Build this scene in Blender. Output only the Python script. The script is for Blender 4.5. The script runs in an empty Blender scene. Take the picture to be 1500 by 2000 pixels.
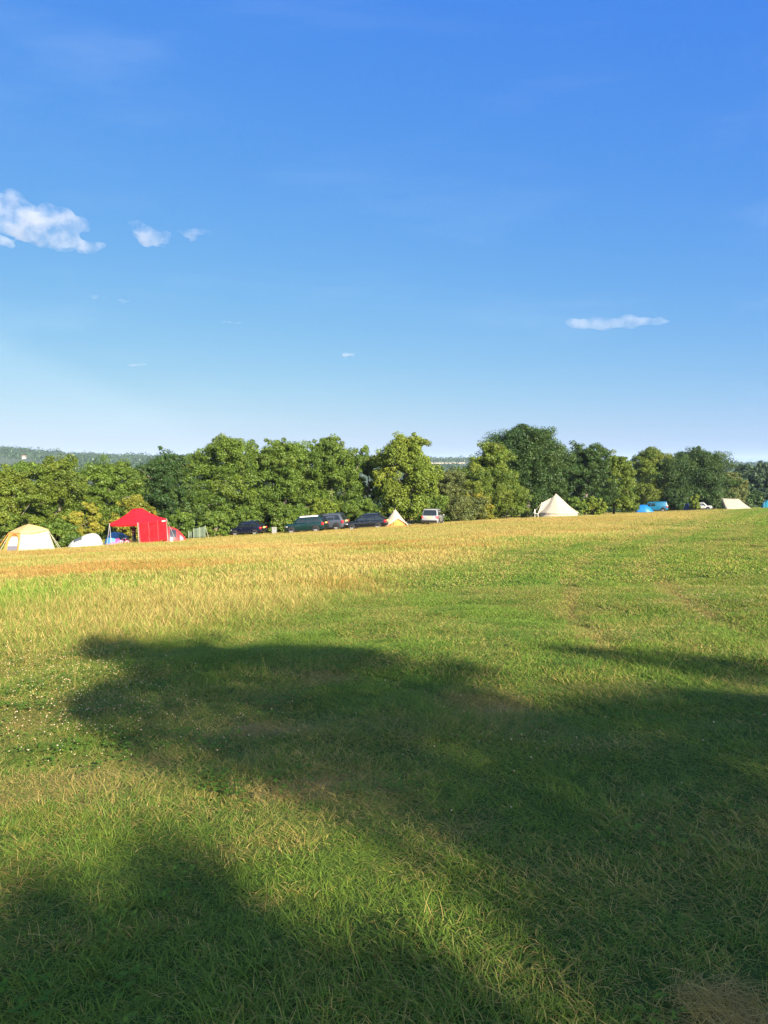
# Summer evening over a meadow campsite: procedural scene for Blender 4.5
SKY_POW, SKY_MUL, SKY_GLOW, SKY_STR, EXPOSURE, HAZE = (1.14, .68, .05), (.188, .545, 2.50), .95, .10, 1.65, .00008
VEIL_N, VEIL_C, VEIL_RGB = (-.45, .0, -.9), .05, (3., 3.6, 4.2)
import bpy, bmesh, math, random
import numpy as np
from mathutils import Vector, Matrix
R = math.radians
sc = bpy.context.scene
COL = sc.collection
F, CX, CY, EYE = 1503.0, 750.0, 1000.0, 1.6     # camera constants in photograph pixels
PITCH = math.atan(95.0 / F)
SUN_AZ, SUN_EL = R(30), R(22.5)                    # right of straight behind the camera, above the horizon
SUN = np.array([math.sin(SUN_AZ) * math.cos(SUN_EL), -math.cos(SUN_AZ) * math.cos(SUN_EL), math.sin(SUN_EL)])

# ------------------------------------------------------------------ noise and terrain
def _hash(ix, iy, seed):
    h = (ix.astype(np.int64) * 374761393 + iy.astype(np.int64) * 668265263 + seed * 1442695041) & 0xFFFFFFFF
    h = ((h ^ (h >> 13)) * 1274126177) & 0xFFFFFFFF
    h = (h ^ (h >> 16)) & 0xFFFFFF
    return h / float(0xFFFFFF)
def vnoise(x, y, seed=0):
    x = np.asarray(x, float); y = np.asarray(y, float)
    ix = np.floor(x); iy = np.floor(y); fx = x - ix; fy = y - iy
    fx = fx * fx * (3 - 2 * fx); fy = fy * fy * (3 - 2 * fy)
    a = _hash(ix, iy, seed); b = _hash(ix + 1, iy, seed); c = _hash(ix, iy + 1, seed); d = _hash(ix + 1, iy + 1, seed)
    return (a * (1 - fx) + b * fx) * (1 - fy) + (c * (1 - fx) + d * fx) * fy
def fbm(x, y, seed=0, n=3):
    s = 0; a = .5; t = 0
    for k in range(n):
        s = s + a * vnoise(np.asarray(x) * 2 ** k, np.asarray(y) * 2 ** k, seed + 17 * k); t += a; a *= .5
    return s / t
def sstep(a, b, x):
    t = np.clip((np.asarray(x, float) - a) / (b - a), 0, 1)
    return t * t * (3 - 2 * t)

LANE = (np.array([4., 9, 14, 20.5, 28.6, 37, 60, 109, 200]), np.array([-3.5, -3.4, -.5, 1.4, 4.75, 12.3, 22.5, 47, 90]))
def tallness(x, y):
    """1 where the tall dry grass stands, 0 on the mown lane."""
    xb = np.interp(y, *LANE)
    w = .5 + .05 * np.asarray(y, float)
    d = (xb - x) + (fbm(np.asarray(x) * .35, np.asarray(y) * .2, 5) - .5) * (1.2 + .09 * np.asarray(y, float))
    return sstep(-w, w, d) * sstep(7.5, 10.5, np.asarray(y) + (fbm(np.asarray(x) * .8, np.asarray(y) * .8, 8) - .5) * 3)
def ruts(x, y):
    """wheel ruts along the mown lane"""
    r = 0
    for off in (1.6, 3.3, 6.2):
        xc = np.interp(y, [4, 12, 20, 30, 45, 70, 110, 170], np.array([.3, 1.2, 3.0, 6.6, 13.5, 25.5, 46, 76])) + off * (1 + np.asarray(y) * .008)
        r = r + np.exp(-((np.asarray(x) - xc) / (.16 + .004 * np.asarray(y))) ** 2) * sstep(5, 11, y)
    return np.clip(r, 0, 1)
def H(x, y):
    x = np.asarray(x, float); y = np.asarray(y, float)
    p = -.068 * np.where(y < 0, 60 * np.tanh(y / 60), y) + .045 * 130 * np.tanh(x / 130)
    z = np.where(p < 0, 55 * np.tanh(p / 55), p)
    z = z + .42 * np.exp(-((x - 13) / 17.) ** 2) * sstep(45, 88, y)
    near = np.exp(-np.clip(np.hypot(x, y) - 30, 0, None) / 60)
    z = z + near * ((fbm(x * .35, y * .35, 1, 2) - .5) * .20 + (fbm(x * 1.6, y * 1.6, 2, 2) - .5) * .07) * sstep(0, 3, np.hypot(x, y))
    z = z - .045 * ruts(x, y)
    return z
def h1(x, y): return float(H(np.array([x]), np.array([y]))[0])
cp, sp = math.cos(PITCH), math.sin(PITCH)
def ray(u, v):
    a, b = (u - CX) / F, (CY - v) / F
    return np.array([a, cp + b * sp, -sp + b * cp])
def gpx(u, v, lift=0.0):
    """ground point under photograph pixel (u, v)"""
    d = ray(u, v); lo, hi = .3, .3
    while hi < 400 and EYE + d[2] * hi > h1(d[0] * hi, d[1] * hi) + lift: lo, hi = hi, hi * 1.05
    for _ in range(30):
        m = (lo + hi) / 2
        if EYE + d[2] * m > h1(d[0] * m, d[1] * m) + lift: lo = m
        else: hi = m
    return d * lo + np.array([0, 0, EYE])
def at(u, Y, z=None):
    """point of the ground at depth Y seen in column u"""
    x = (u - CX) / F * Y
    for _ in range(6):
        zz = h1(x, Y) if z is None else z
        x = (u - CX) / F * (Y * cp - (zz - EYE) * sp)
    return x, Y, (h1(x, Y) if z is None else z)
def zat(v, Y):
    b = (CY - v) / F
    return EYE + Y * (b * cp - sp) / (cp + b * sp)

# ------------------------------------------------------------------ scene graph
def tag(o, label=None, cat=None, group=None, kind=None):
    for k, v in (('label', label), ('category', cat), ('group', group), ('kind', kind)):
        if v: o[k] = v
    return o
def empty(name, label, cat, loc, rz=0, group=None):
    o = bpy.data.objects.new(name, None); COL.objects.link(o)
    o.location = loc; o.rotation_euler = (0, 0, rz); o.empty_display_size = .3
    return tag(o, label, cat, group)
def link(name, me, m, parent=None, smooth=False):
    if m is not None:
        me.materials.clear(); me.materials.append(m)
    if smooth: me.polygons.foreach_set('use_smooth', np.ones(len(me.polygons), bool))
    o = bpy.data.objects.new(name, me); COL.objects.link(o)
    if parent is not None: o.parent = parent
    return o
class MB:
    """collects shapes that become one mesh"""
    def __init__(s): s.v = []; s.f = []
    def add(s, vs, fs):
        b = len(s.v); s.v += [tuple(map(float, q)) for q in vs]; s.f += [tuple(b + i for i in f) for f in fs]; return s
    def box(s, c, d, rz=0, ry=0):
        M = Matrix.Rotation(rz, 3, 'Z') @ Matrix.Rotation(ry, 3, 'Y')
        vs = [Vector(c) + M @ Vector((sx * d[0] / 2, sy * d[1] / 2, sz * d[2] / 2)) for sx in (-1, 1) for sy in (-1, 1) for sz in (-1, 1)]
        return s.add(vs, [(0, 1, 3, 2), (4, 6, 7, 5), (0, 4, 5, 1), (2, 3, 7, 6), (0, 2, 6, 4), (1, 5, 7, 3)])
    def tube(s, pts, r, n=8, r2=None):
        pts = [Vector(p) for p in pts]; vs = []; fs = []; m = len(pts)
        for i, p in enumerate(pts):
            d = (pts[min(i + 1, m - 1)] - pts[max(i - 1, 0)]).normalized()
            a = d.cross(Vector((0, 0, 1)) if abs(d.z) < .95 else Vector((1, 0, 0))).normalized(); b = d.cross(a)
            rr = r if r2 is None else r + (r2 - r) * i / (m - 1)
            vs += [p + a * rr * math.cos(2 * math.pi * k / n) + b * rr * math.sin(2 * math.pi * k / n) for k in range(n)]
        for i in range(m - 1):
            fs += [(i * n + k, i * n + (k + 1) % n, (i + 1) * n + (k + 1) % n, (i + 1) * n + k) for k in range(n)]
        fs += [tuple(range(n - 1, -1, -1)), tuple((m - 1) * n + k for k in range(n))]
        return s.add(vs, fs)
    def grid(s, P, closed=False):
        nu, nv = len(P), len(P[0]); vs = [q for row in P for q in row]; fs = []
        for i in range(nu - 1):
            for j in range(nv - (0 if closed else 1)):
                j2 = (j + 1) % nv
                fs.append((i * nv + j, (i + 1) * nv + j, (i + 1) * nv + j2, i * nv + j2))
        return s.add(vs, fs)
    def ring(s, A, B):
        """quads between two open outlines of the same length"""
        n = len(A); return s.add(list(A) + list(B), [(i, i + 1, n + i + 1, n + i) for i in range(n - 1)])
    def poly(s, P): return s.add(P, [tuple(range(len(P)))])
    def prism(s, P, d):
        n = len(P); d = Vector(d); Q = [Vector(p) + d for p in P]
        return s.add(list(P) + Q, [tuple(range(n - 1, -1, -1)), tuple(range(n, 2 * n))] + [(i, (i + 1) % n, n + (i + 1) % n, n + i) for i in range(n)])
    def ball(s, c, r, sub=2, scale=(1, 1, 1), noise=0, seed=0):
        bm = bmesh.new(); bmesh.ops.create_icosphere(bm, subdivisions=sub, radius=1)
        rnd = random.Random(seed)
        vs = []
        for v in bm.verts:
            k = r * (1 + noise * (rnd.random() - .5)); vs.append((c[0] + v.co.x * k * scale[0], c[1] + v.co.y * k * scale[1], c[2] + v.co.z * k * scale[2]))
        fs = [tuple(q.index for q in f.verts) for f in bm.faces]; bm.free(); return s.add(vs, fs)
    def build(s, name, m, parent=None, smooth=False, thick=0, bevel=0, fix=True):
        me = bpy.data.meshes.new(name); me.from_pydata(s.v, [], s.f)
        if fix:
            bm = bmesh.new(); bm.from_mesh(me); bmesh.ops.remove_doubles(bm, verts=bm.verts, dist=1e-5); bmesh.ops.recalc_face_normals(bm, faces=bm.faces); bm.to_mesh(me); bm.free()
        o = link(name, me, m, parent, smooth)
        if thick:
            md = o.modifiers.new('cloth', 'SOLIDIFY'); md.thickness = thick; md.offset = -1
        if bevel:
            md = o.modifiers.new('edge', 'BEVEL'); md.width = bevel; md.segments = 2; md.limit_method = 'ANGLE'; md.angle_limit = R(35)
        return o
def mesh_np(name, V, Q, nper=4, col=None, colname='tint'):
    """fast mesh from arrays; every face has nper corners"""
    me = bpy.data.meshes.new(name); V = np.asarray(V, np.float32); Q = np.asarray(Q, np.int32)
    me.vertices.add(len(V)); me.vertices.foreach_set('co', V.ravel())
    me.loops.add(Q.size); me.loops.foreach_set('vertex_index', Q.ravel())
    me.polygons.add(len(Q)); me.polygons.foreach_set('loop_start', np.arange(0, Q.size, nper, dtype=np.int32))
    me.update(calc_edges=True)
    if col is not None:
        a = me.attributes.new(colname, 'FLOAT_COLOR', 'POINT'); a.data.foreach_set('color', np.asarray(col, np.float32).ravel())
    me.validate()
    return me
def turn(t, px=True):
    """turn a thing so that its front looks at the viewpoint's side of the field"""
    x, y = t.location[0], t.location[1]; th = math.atan2(-x, y); t.rotation_euler = (t.rotation_euler[0], t.rotation_euler[1], t.rotation_euler[2] + th)
    if px: t.scale = (math.cos(th), 1, 1)
    return th
def copy_tree(o, parent=None):
    c = o.copy(); COL.objects.link(c)
    if parent is not None: c.parent = parent
    for ch in [q for q in o.children]: copy_tree(ch, c)
    return c

# ------------------------------------------------------------------ materials
class NT:
    def __init__(s, tree): s.t = tree
    def n(s, typ, **kw):
        nd = s.t.nodes.new(typ)
        ins = kw.pop('ins', {})
        for k, v in kw.items(): setattr(nd, k, v)
        for k, v in ins.items():
            if hasattr(v, 'is_output'): s.t.links.new(v, nd.inputs[k])
            else: nd.inputs[k].default_value = v
        return nd
    def link(s, a, b): s.t.links.new(a, b)
    def math(s, op, a, b=None, c=None, clamp=False):
        nd = s.t.nodes.new('ShaderNodeMath'); nd.operation = op; nd.use_clamp = clamp
        for i, q in enumerate((a, b, c)):
            if q is None: continue
            if hasattr(q, 'is_output'): s.t.links.new(q, nd.inputs[i])
            else: nd.inputs[i].default_value = q
        return nd.outputs[0]
    def mix(s, fac, a, b, blend='MIX'):
        nd = s.t.nodes.new('ShaderNodeMix'); nd.data_type = 'RGBA'; nd.blend_type = blend
        for i, q in ((0, fac), (6, a), (7, b)):
            if hasattr(q, 'is_output'): s.t.links.new(q, nd.inputs[i])
            else: nd.inputs[i].default_value = (q if i == 0 else (*q, 1) if len(q) == 3 else q)
        return nd.outputs[2]
    def step(s, x, a, b):
        nd = s.t.nodes.new('ShaderNodeMapRange'); nd.interpolation_type = 'SMOOTHSTEP'
        s.t.links.new(x, nd.inputs[0])
        for i, q in ((1, a), (2, b)):
            if hasattr(q, 'is_output'): s.t.links.new(q, nd.inputs[i])
            else: nd.inputs[i].default_value = q
        return nd.outputs[0]
def newmat(name):
    m = bpy.data.materials.new(name); m.use_nodes = True; t = m.node_tree; t.nodes.clear()
    q = NT(t); out = q.n('ShaderNodeOutputMaterial'); return m, q, out
MATS = {}
def paint(name, rgb, rough=.6, metal=0, var=.12, scale=4, coat=0, trans=0, spec=.5):
    """plain surface with a little procedural variation; trans adds light that comes through cloth"""
    if name in MATS: return MATS[name]
    m, q, out = newmat(name)
    tc = q.n('ShaderNodeTexCoord')
    nz = q.n('ShaderNodeTexNoise', ins={'Vector': tc.outputs['Object'], 'Scale': scale, 'Detail': 4.})
    f = q.math('MULTIPLY_ADD', nz.outputs[0], 2 * var, 1 - var)
    hs = q.n('ShaderNodeHueSaturation', ins={'Color': (*rgb, 1), 'Value': f})
    p = q.n('ShaderNodeBsdfPrincipled', ins={'Base Color': hs.outputs[0], 'Roughness': rough, 'Metallic': metal, 'Coat Weight': coat, 'Specular IOR Level': spec})
    sh = p.outputs[0]
    if trans:
        tr = q.n('ShaderNodeBsdfTranslucent', ins={'Color': hs.outputs[0]})
        mx = q.n('ShaderNodeMixShader', ins={0: trans, 1: sh, 2: tr.outputs[0]}); sh = mx.outputs[0]
        bp = q.n('ShaderNodeBump', ins={'Strength': .25, 'Distance': .05, 'Height': nz.outputs[0]}); q.link(bp.outputs[0], p.inputs['Normal'])
    q.link(sh, out.inputs[0]); MATS[name] = m; return m
def glass(name='car_glass', rgb=(.012, .016, .018)):
    if name in MATS: return MATS[name]
    m, q, out = newmat(name)
    p = q.n('ShaderNodeBsdfPrincipled', ins={'Base Color': (*rgb, 1), 'Roughness': .05, 'Specular IOR Level': .6, 'Coat Weight': .4})
    q.link(p.outputs[0], out.inputs[0]); MATS[name] = m; return m
def leafmat(name, dark, light, yellow=(.16, .13, .02), ymix=.15, trans=.28):
    if name in MATS: return MATS[name]
    m, q, out = newmat(name)
    a = q.n('ShaderNodeAttribute', attribute_name='tint'); sx = q.n('ShaderNodeSeparateColor', ins={0: a.outputs['Color']})
    c = q.mix(sx.outputs[0], dark, light)
    c = q.mix(q.math('MULTIPLY', sx.outputs[1], ymix), c, yellow)
    d = q.n('ShaderNodeBsdfPrincipled', ins={'Base Color': c, 'Roughness': .5, 'Specular IOR Level': .3})
    tc = q.mix(.5, c, (.10, .15, .01)); t = q.n('ShaderNodeBsdfTranslucent', ins={'Color': tc})
    q.link(q.n('ShaderNodeMixShader', ins={0: trans, 1: d.outputs[0], 2: t.outputs[0]}).outputs[0], out.inputs[0])
    MATS[name] = m; return m
def barkmat():
    if 'bark' in MATS: return MATS['bark']
    m, q, out = newmat('bark'); tc = q.n('ShaderNodeTexCoord')
    nz = q.n('ShaderNodeTexNoise', ins={'Vector': tc.outputs['Object'], 'Scale': 6., 'Detail': 6.})
    c = q.mix(nz.outputs[0], (.06, .05, .04), (.22, .19, .15))
    q.link(q.n('ShaderNodeBsdfPrincipled', ins={'Base Color': c, 'Roughness': .9}).outputs[0], out.inputs[0]); MATS['bark'] = m; return m
# ------------------------------------------------------------------ camera, sun, sky
cam = bpy.data.cameras.new('camera'); co = bpy.data.objects.new('camera', cam); COL.objects.link(co)
co.location = (0, 0, EYE); co.rotation_euler = (math.pi / 2 - PITCH, 0, 0)
cam.sensor_fit = 'VERTICAL'; cam.sensor_height = 32; cam.lens = 32 * F / 2000; cam.clip_end = 40000; cam.clip_start = .05
sc.camera = co
sl = bpy.data.lights.new('sun', 'SUN'); so = bpy.data.objects.new('sun', sl); COL.objects.link(so)
sl.energy = 5.0; sl.angle = R(.55); sl.color = (1, .89, .70)
so.rotation_euler = Vector(SUN).to_track_quat('Z', 'Y').to_euler(); so.location = (20, -30, 30)
W = bpy.data.worlds.new('World'); sc.world = W; W.use_nodes = True; W.node_tree.nodes.clear(); q = NT(W.node_tree)
sky = q.n('ShaderNodeTexSky', sky_type='NISHITA', sun_disc=False, sun_elevation=SUN_EL, sun_rotation=math.pi - SUN_AZ, altitude=100, air_density=1.0, dust_density=.6, ozone_density=2.2)
tc = q.n('ShaderNodeTexCoord')
sx = q.n('ShaderNodeSeparateColor', ins={0: sky.outputs[0]})
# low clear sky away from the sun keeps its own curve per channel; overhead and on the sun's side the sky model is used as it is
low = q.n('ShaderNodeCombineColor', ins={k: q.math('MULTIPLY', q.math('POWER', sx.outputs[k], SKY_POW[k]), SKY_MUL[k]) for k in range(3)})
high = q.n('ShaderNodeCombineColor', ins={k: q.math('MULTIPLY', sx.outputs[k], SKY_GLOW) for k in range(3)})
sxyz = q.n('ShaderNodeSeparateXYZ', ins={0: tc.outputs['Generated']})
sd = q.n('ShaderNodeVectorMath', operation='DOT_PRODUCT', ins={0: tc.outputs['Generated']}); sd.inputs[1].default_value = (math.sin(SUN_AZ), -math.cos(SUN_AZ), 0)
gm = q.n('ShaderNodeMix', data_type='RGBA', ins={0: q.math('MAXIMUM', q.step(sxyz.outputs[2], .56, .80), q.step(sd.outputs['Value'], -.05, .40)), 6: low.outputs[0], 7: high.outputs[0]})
# a thin veil of high haze, its edge running down across the lower left of the sky
vd = q.n('ShaderNodeVectorMath', operation='DOT_PRODUCT', ins={0: tc.outputs['Generated']}); vd.inputs[1].default_value = VEIL_N
veil = q.math('MULTIPLY', q.step(vd.outputs['Value'], VEIL_C, VEIL_C + .04), .10)
cmap = q.n('ShaderNodeMapping', ins={0: tc.outputs['Generated'], 'Rotation': (.5, .35, .6), 'Scale': (1.2, 5.5, 9.)}); cn_ = q.n('ShaderNodeTexNoise', ins={'Vector': cmap.outputs[0], 'Scale': 1.3, 'Detail': 5., 'Roughness': .55})
veil = q.math('ADD', veil, q.math('MULTIPLY', q.step(cn_.outputs[0], .5, .8), .10))
vc = q.mix(veil, gm.outputs[2], VEIL_RGB)
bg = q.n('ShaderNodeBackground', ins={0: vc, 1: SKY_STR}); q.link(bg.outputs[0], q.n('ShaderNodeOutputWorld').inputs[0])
sc.view_settings.view_transform = 'Standard'; sc.view_settings.look = 'None'; sc.view_settings.gamma = 1; sc.view_settings.use_curve_mapping = False
sc.view_settings.exposure = EXPOSURE
sc.cycles.max_bounces = 8; sc.cycles.diffuse_bounces = 4; sc.cycles.transmission_bounces = 4; sc.cycles.transparent_max_bounces = 6; sc.cycles.volume_bounces = 4
sc.cycles.use_denoising = True; sc.cycles.denoising_prefilter = 'NONE'
sc.cycles.sample_clamp_indirect = 6

# ------------------------------------------------------------------ field maps: how dry, how rusty
rng = np.random.default_rng(7)
PATCH = []                                       # dry patches: ground point, radii along x and y, strength
for u, v, ru, rv, k in ((560, 1525, 160, 34, .97), (520, 1420, 125, 18, .9), (610, 1322, 60, 15, .8), (950, 1380, 85, 22, .75), (110, 1540, 240, 70, .62), (90, 1400, 190, 80, .45), (30, 1300, 200, 50, .5), (330, 1480, 90, 26, .6),
        (430, 1640, 60, 60, .45), (870, 1640, 90, 60, .4), (1440, 1985, 95, 38, 1.0), (520, 1790, 40, 25, .6), (690, 1600, 50, 40, .3), (330, 1830, 60, 30, .45), (1290, 1560, 60, 30, .35),
        (1200, 1470, 200, 25, .25), (800, 1290, 200, 12, .4), (560, 1620, 60, 40, .4), (130, 1900, 100, 40, .35), (1390, 1620, 60, 40, .2), (1000, 1890, 120, 40, .45), (700, 1930, 100, 40, .3)):
    c = gpx(u, v); r1 = abs(gpx(u + ru, v)[0] - c[0]); r2 = abs(gpx(u, max(v - rv, 1100))[1] - gpx(u, v + rv)[1]) / 2
    PATCH.append((c[0], c[1], r1, max(r2, .12), k))
SOIL = max(PATCH, key=lambda e: e[4])
def patchmap(x, y, items):
    s = np.zeros(np.shape(x))
    wx = x + (fbm(x * 1.5, y * 1.5, 31) - .5) * .8; wy = y + (fbm(x * 1.5, y * 1.5, 32) - .5) * .8
    for a, b, r1, r2, k in items: s = np.maximum(s, k * np.exp(-(((wx - a) / r1) ** 2 + ((wy - b) / r2) ** 2)))
    return s
def dryness(x, y):
    x = np.asarray(x, float); y = np.asarray(y, float)
    T = tallness(x, y)
    n1 = fbm(x * .25, y * .12, 11); n2 = fbm(x * 1.1, y * .9, 12); n3 = fbm(x * .08, y * .05, 13)
    lane = .17 - .02 * sstep(7, 14, y) + (.85 - .4 * sstep(9, 18, y)) * (n2 - .47) + .14 * sstep(12, 24, y) * np.sin((x - np.interp(y, [4, 12, 20, 30, 45, 70, 110, 170], [.3, 1.2, 3.0, 6.6, 13.5, 25.5, 46, 76])) / (1 + .012 * y) * 3.9 + n1 * 3) * sstep(9, 18, y) + .25 * (n1 - .5) + .5 * ruts(x, y) + .16 * sstep(9, 40, y)
    far = sstep(16, 48, y)
    tall = .50 + .24 * far + (n1 - .5) * (.95 - .4 * sstep(35, 60, y)) + (n3 - .5) * .5 * (1 - far)
    d = lane * (1 - T) + tall * T
    lush = sstep(0, 4, x - np.interp(y, [10, 15, 28, 60, 120], [9, 9.5, 12.5, 26, 52]) + (n1 - .5) * 4)
    d = d - .25 * lush * (1 - T)
    return np.clip(np.maximum(d, patchmap(x, y, PATCH)), .03, .97)
def rustiness(x, y):
    x = np.asarray(x, float); y = np.asarray(y, float)
    n = fbm(x * .10 + 3, y * .30, 21, 4); return tallness(x, y) * .85 * sstep(.46, .66, n) * sstep(9, 15, y) * (1 - .5 * sstep(38, 60, y))

# ------------------------------------------------------------------ ground: one sheet out to the horizon
def spread(fine, step, end, g):
    a = list(np.arange(0, fine, step)); s = step
    while a[-1] < end: s *= g; a.append(a[-1] + s)
    return np.array(a)
px_ = spread(9, .22, 6000, 1.09); xs = np.concatenate([-px_[:0:-1], px_])
ys = np.concatenate([-spread(1, .5, 800, 1.3)[:0:-1], spread(16, .2, 6000, 1.055)])
GX, GY = np.meshgrid(xs, ys); GZ = H(GX, GY)
gz2 = GZ + .05 * np.exp(-(((GX - SOIL[0]) / SOIL[2]) ** 2 + ((GY - SOIL[1]) / SOIL[3]) ** 2))
nx, ny = len(xs), len(ys)
I = np.arange(nx * ny).reshape(ny, nx)
Q = np.stack([I[:-1, :-1], I[:-1, 1:], I[1:, 1:], I[1:, :-1]], -1).reshape(-1, 4)
D = dryness(GX, GY) * (1 - .85 * sstep(0, 14, GY - np.interp(GX / np.maximum(GY, 1), [-.6, -.3, -.1, .06, .23, .34, .5], [66, 76, 92, 94, 103, 130, 165]))); soil = np.exp(-(((GX - SOIL[0]) / SOIL[2]) ** 2 + ((GY - SOIL[1]) / SOIL[3]) ** 2))
col = np.stack([D, rustiness(GX, GY), soil, np.ones_like(D)], -1).reshape(-1, 4)
gm_, q, out = newmat('meadow_ground')
a = q.n('ShaderNodeAttribute', attribute_name='field'); sx = q.n('ShaderNodeSeparateColor', ins={0: a.outputs['Color']})
tc = q.n('ShaderNodeTexCoord')
n1 = q.n('ShaderNodeTexNoise', ins={'Vector': tc.outputs['Object'], 'Scale': 9., 'Detail': 6., 'Roughness': .7}); n2 = q.n('ShaderNodeTexNoise', ins={'Vector': tc.outputs['Object'], 'Scale': 60., 'Detail': 4., 'Roughness': .7})
g = q.mix(n1.outputs[0], (.020, .045, .010), (.07, .115, .022)); s = q.mix(n2.outputs[0], (.10, .08, .03), (.28, .23, .09))
c = q.mix(q.step(q.math('ADD', sx.outputs[0], q.math('MULTIPLY_ADD', n2.outputs[0], .8, -.4)), .25, .75), g, s)
c = q.mix(q.step(q.math('ADD', sx.outputs[2], q.math('MULTIPLY_ADD', n2.outputs[0], .6, -.3)), .2, .6), c, q.mix(n2.outputs[0], (.08, .05, .022), (.34, .23, .11)))
bp = q.n('ShaderNodeBump', ins={'Strength': .8, 'Distance': .03, 'Height': n2.outputs[0]})
q.link(q.n('ShaderNodeBsdfPrincipled', ins={'Base Color': c, 'Roughness': .95, 'Specular IOR Level': .1, 'Normal': bp.outputs[0]}).outputs[0], out.inputs[0])
go = link('ground', mesh_np('ground', np.stack([GX, GY, gz2], -1).reshape(-1, 3), Q, 4, col, 'field'), gm_, None, True); tag(go, kind='structure')

# ------------------------------------------------------------------ grass blades
def blades(n, rad, h0, h1_, w, lean0, lean1, seed, droop=.5, segs=3, head=0, comb=None):
    r = np.random.default_rng(seed)
    a = r.uniform(0, 2 * np.pi, n); rr = rad * np.sqrt(r.uniform(0, 1, n)); bx, by = rr * np.cos(a), rr * np.sin(a)
    ph = r.uniform(0, 2 * np.pi, n) if comb is None else r.normal(comb, .8, n)
    L = r.uniform(h0, h1_, n); le = r.uniform(lean0, lean1, n); dr = r.uniform(.3, 1, n) * droop
    wd = w * r.uniform(.6, 1.3, n); tw = ph + np.pi / 2 + r.normal(0, .7, n); rn = r.uniform(0, 1, n); r2 = r.uniform(0, 1, n)
    V = []; C = []; bend = r.normal(0, .25, n)
    for i in range(segs + 1):
        t = i / segs
        out_ = L * (np.sin(le) * t + dr * .5 * t * t * np.cos(le)); up = L * (np.cos(le) * t - dr * .62 * t * t * np.cos(le) - .0 * t)
        pp = ph + bend * t
        x = bx + np.cos(pp) * out_; y = by + np.sin(pp) * out_; z = np.maximum(up, .002) - .01 * (t == 0)
        ww = wd * (1 - t) ** .6 * .5 if not head else wd * .5 * (.55 if t < .7 else (2.2 if t < .99 else .5))
        for sg in (-1, 1):
            V.append(np.stack([x + sg * np.cos(tw) * ww, y + sg * np.sin(tw) * ww, z], -1)); C.append(np.stack([rn, np.full(n, t), r2, np.full(n, 1.0 * (head and t > .6))], -1))
    k = 2 * (segs + 1); V = np.stack(V, 1).reshape(-1, 3); C = np.stack(C, 1).reshape(-1, 4)
    o = np.arange(n)[:, None] * k
    Qs = np.concatenate([o + np.array([[2 * i, 2 * i + 1, 2 * i + 3, 2 * i + 2]]) for i in range(segs)], 0)
    return V, Qs, C
def joinb(*bl):
    V, Qs, C = [], [], []; o = 0
    for v, f, c in bl: V.append(v); Qs.append(f + o); C.append(c); o += len(v)
    return np.concatenate(V), np.concatenate(Qs), np.concatenate(C)
gmat, q, out = newmat('grass_blade')
a = q.n('ShaderNodeAttribute', attribute_name='blade'); sx = q.n('ShaderNodeSeparateColor', ins={0: a.outputs['Color']}); rn, tt, r2 = sx.outputs
A = lambda nm: q.n('ShaderNodeAttribute', attribute_name=nm, attribute_type='INSTANCER').outputs['Fac']
dry, rust, hue = A('dry'), A('rust'), A('hue')
g = q.mix(r2, (.060, .150, .026), (.160, .285, .042)); g = q.mix(q.math('MULTIPLY', hue, .7), g, (.235, .295, .034)); g = q.mix(q.math('MULTIPLY', tt, .45), g, (.23, .31, .055))
s = q.mix(r2, (.34, .245, .062), (.53, .42, .15))
isd = q.step(q.math('SUBTRACT', dry, rn), -.10, .10)
c = q.mix(isd, g, s)
c = q.mix(q.math('MULTIPLY', rust, q.step(r2, .35, .6)), c, (.42, .20, .06))
d = q.n('ShaderNodeBsdfPrincipled', ins={'Base Color': c, 'Roughness': .5, 'Specular IOR Level': .12})
t = q.n('ShaderNodeBsdfTranslucent', ins={'Color': c})
q.link(q.n('ShaderNodeMixShader', ins={0: .42, 1: d.outputs[0], 2: t.outputs[0]}).outputs[0], out.inputs[0])
def src(name, b):
    me = mesh_np(name, b[0], b[1], 4, b[2], 'blade'); me.materials.append(gmat)
    return bpy.data.objects.new(name, me)
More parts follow.
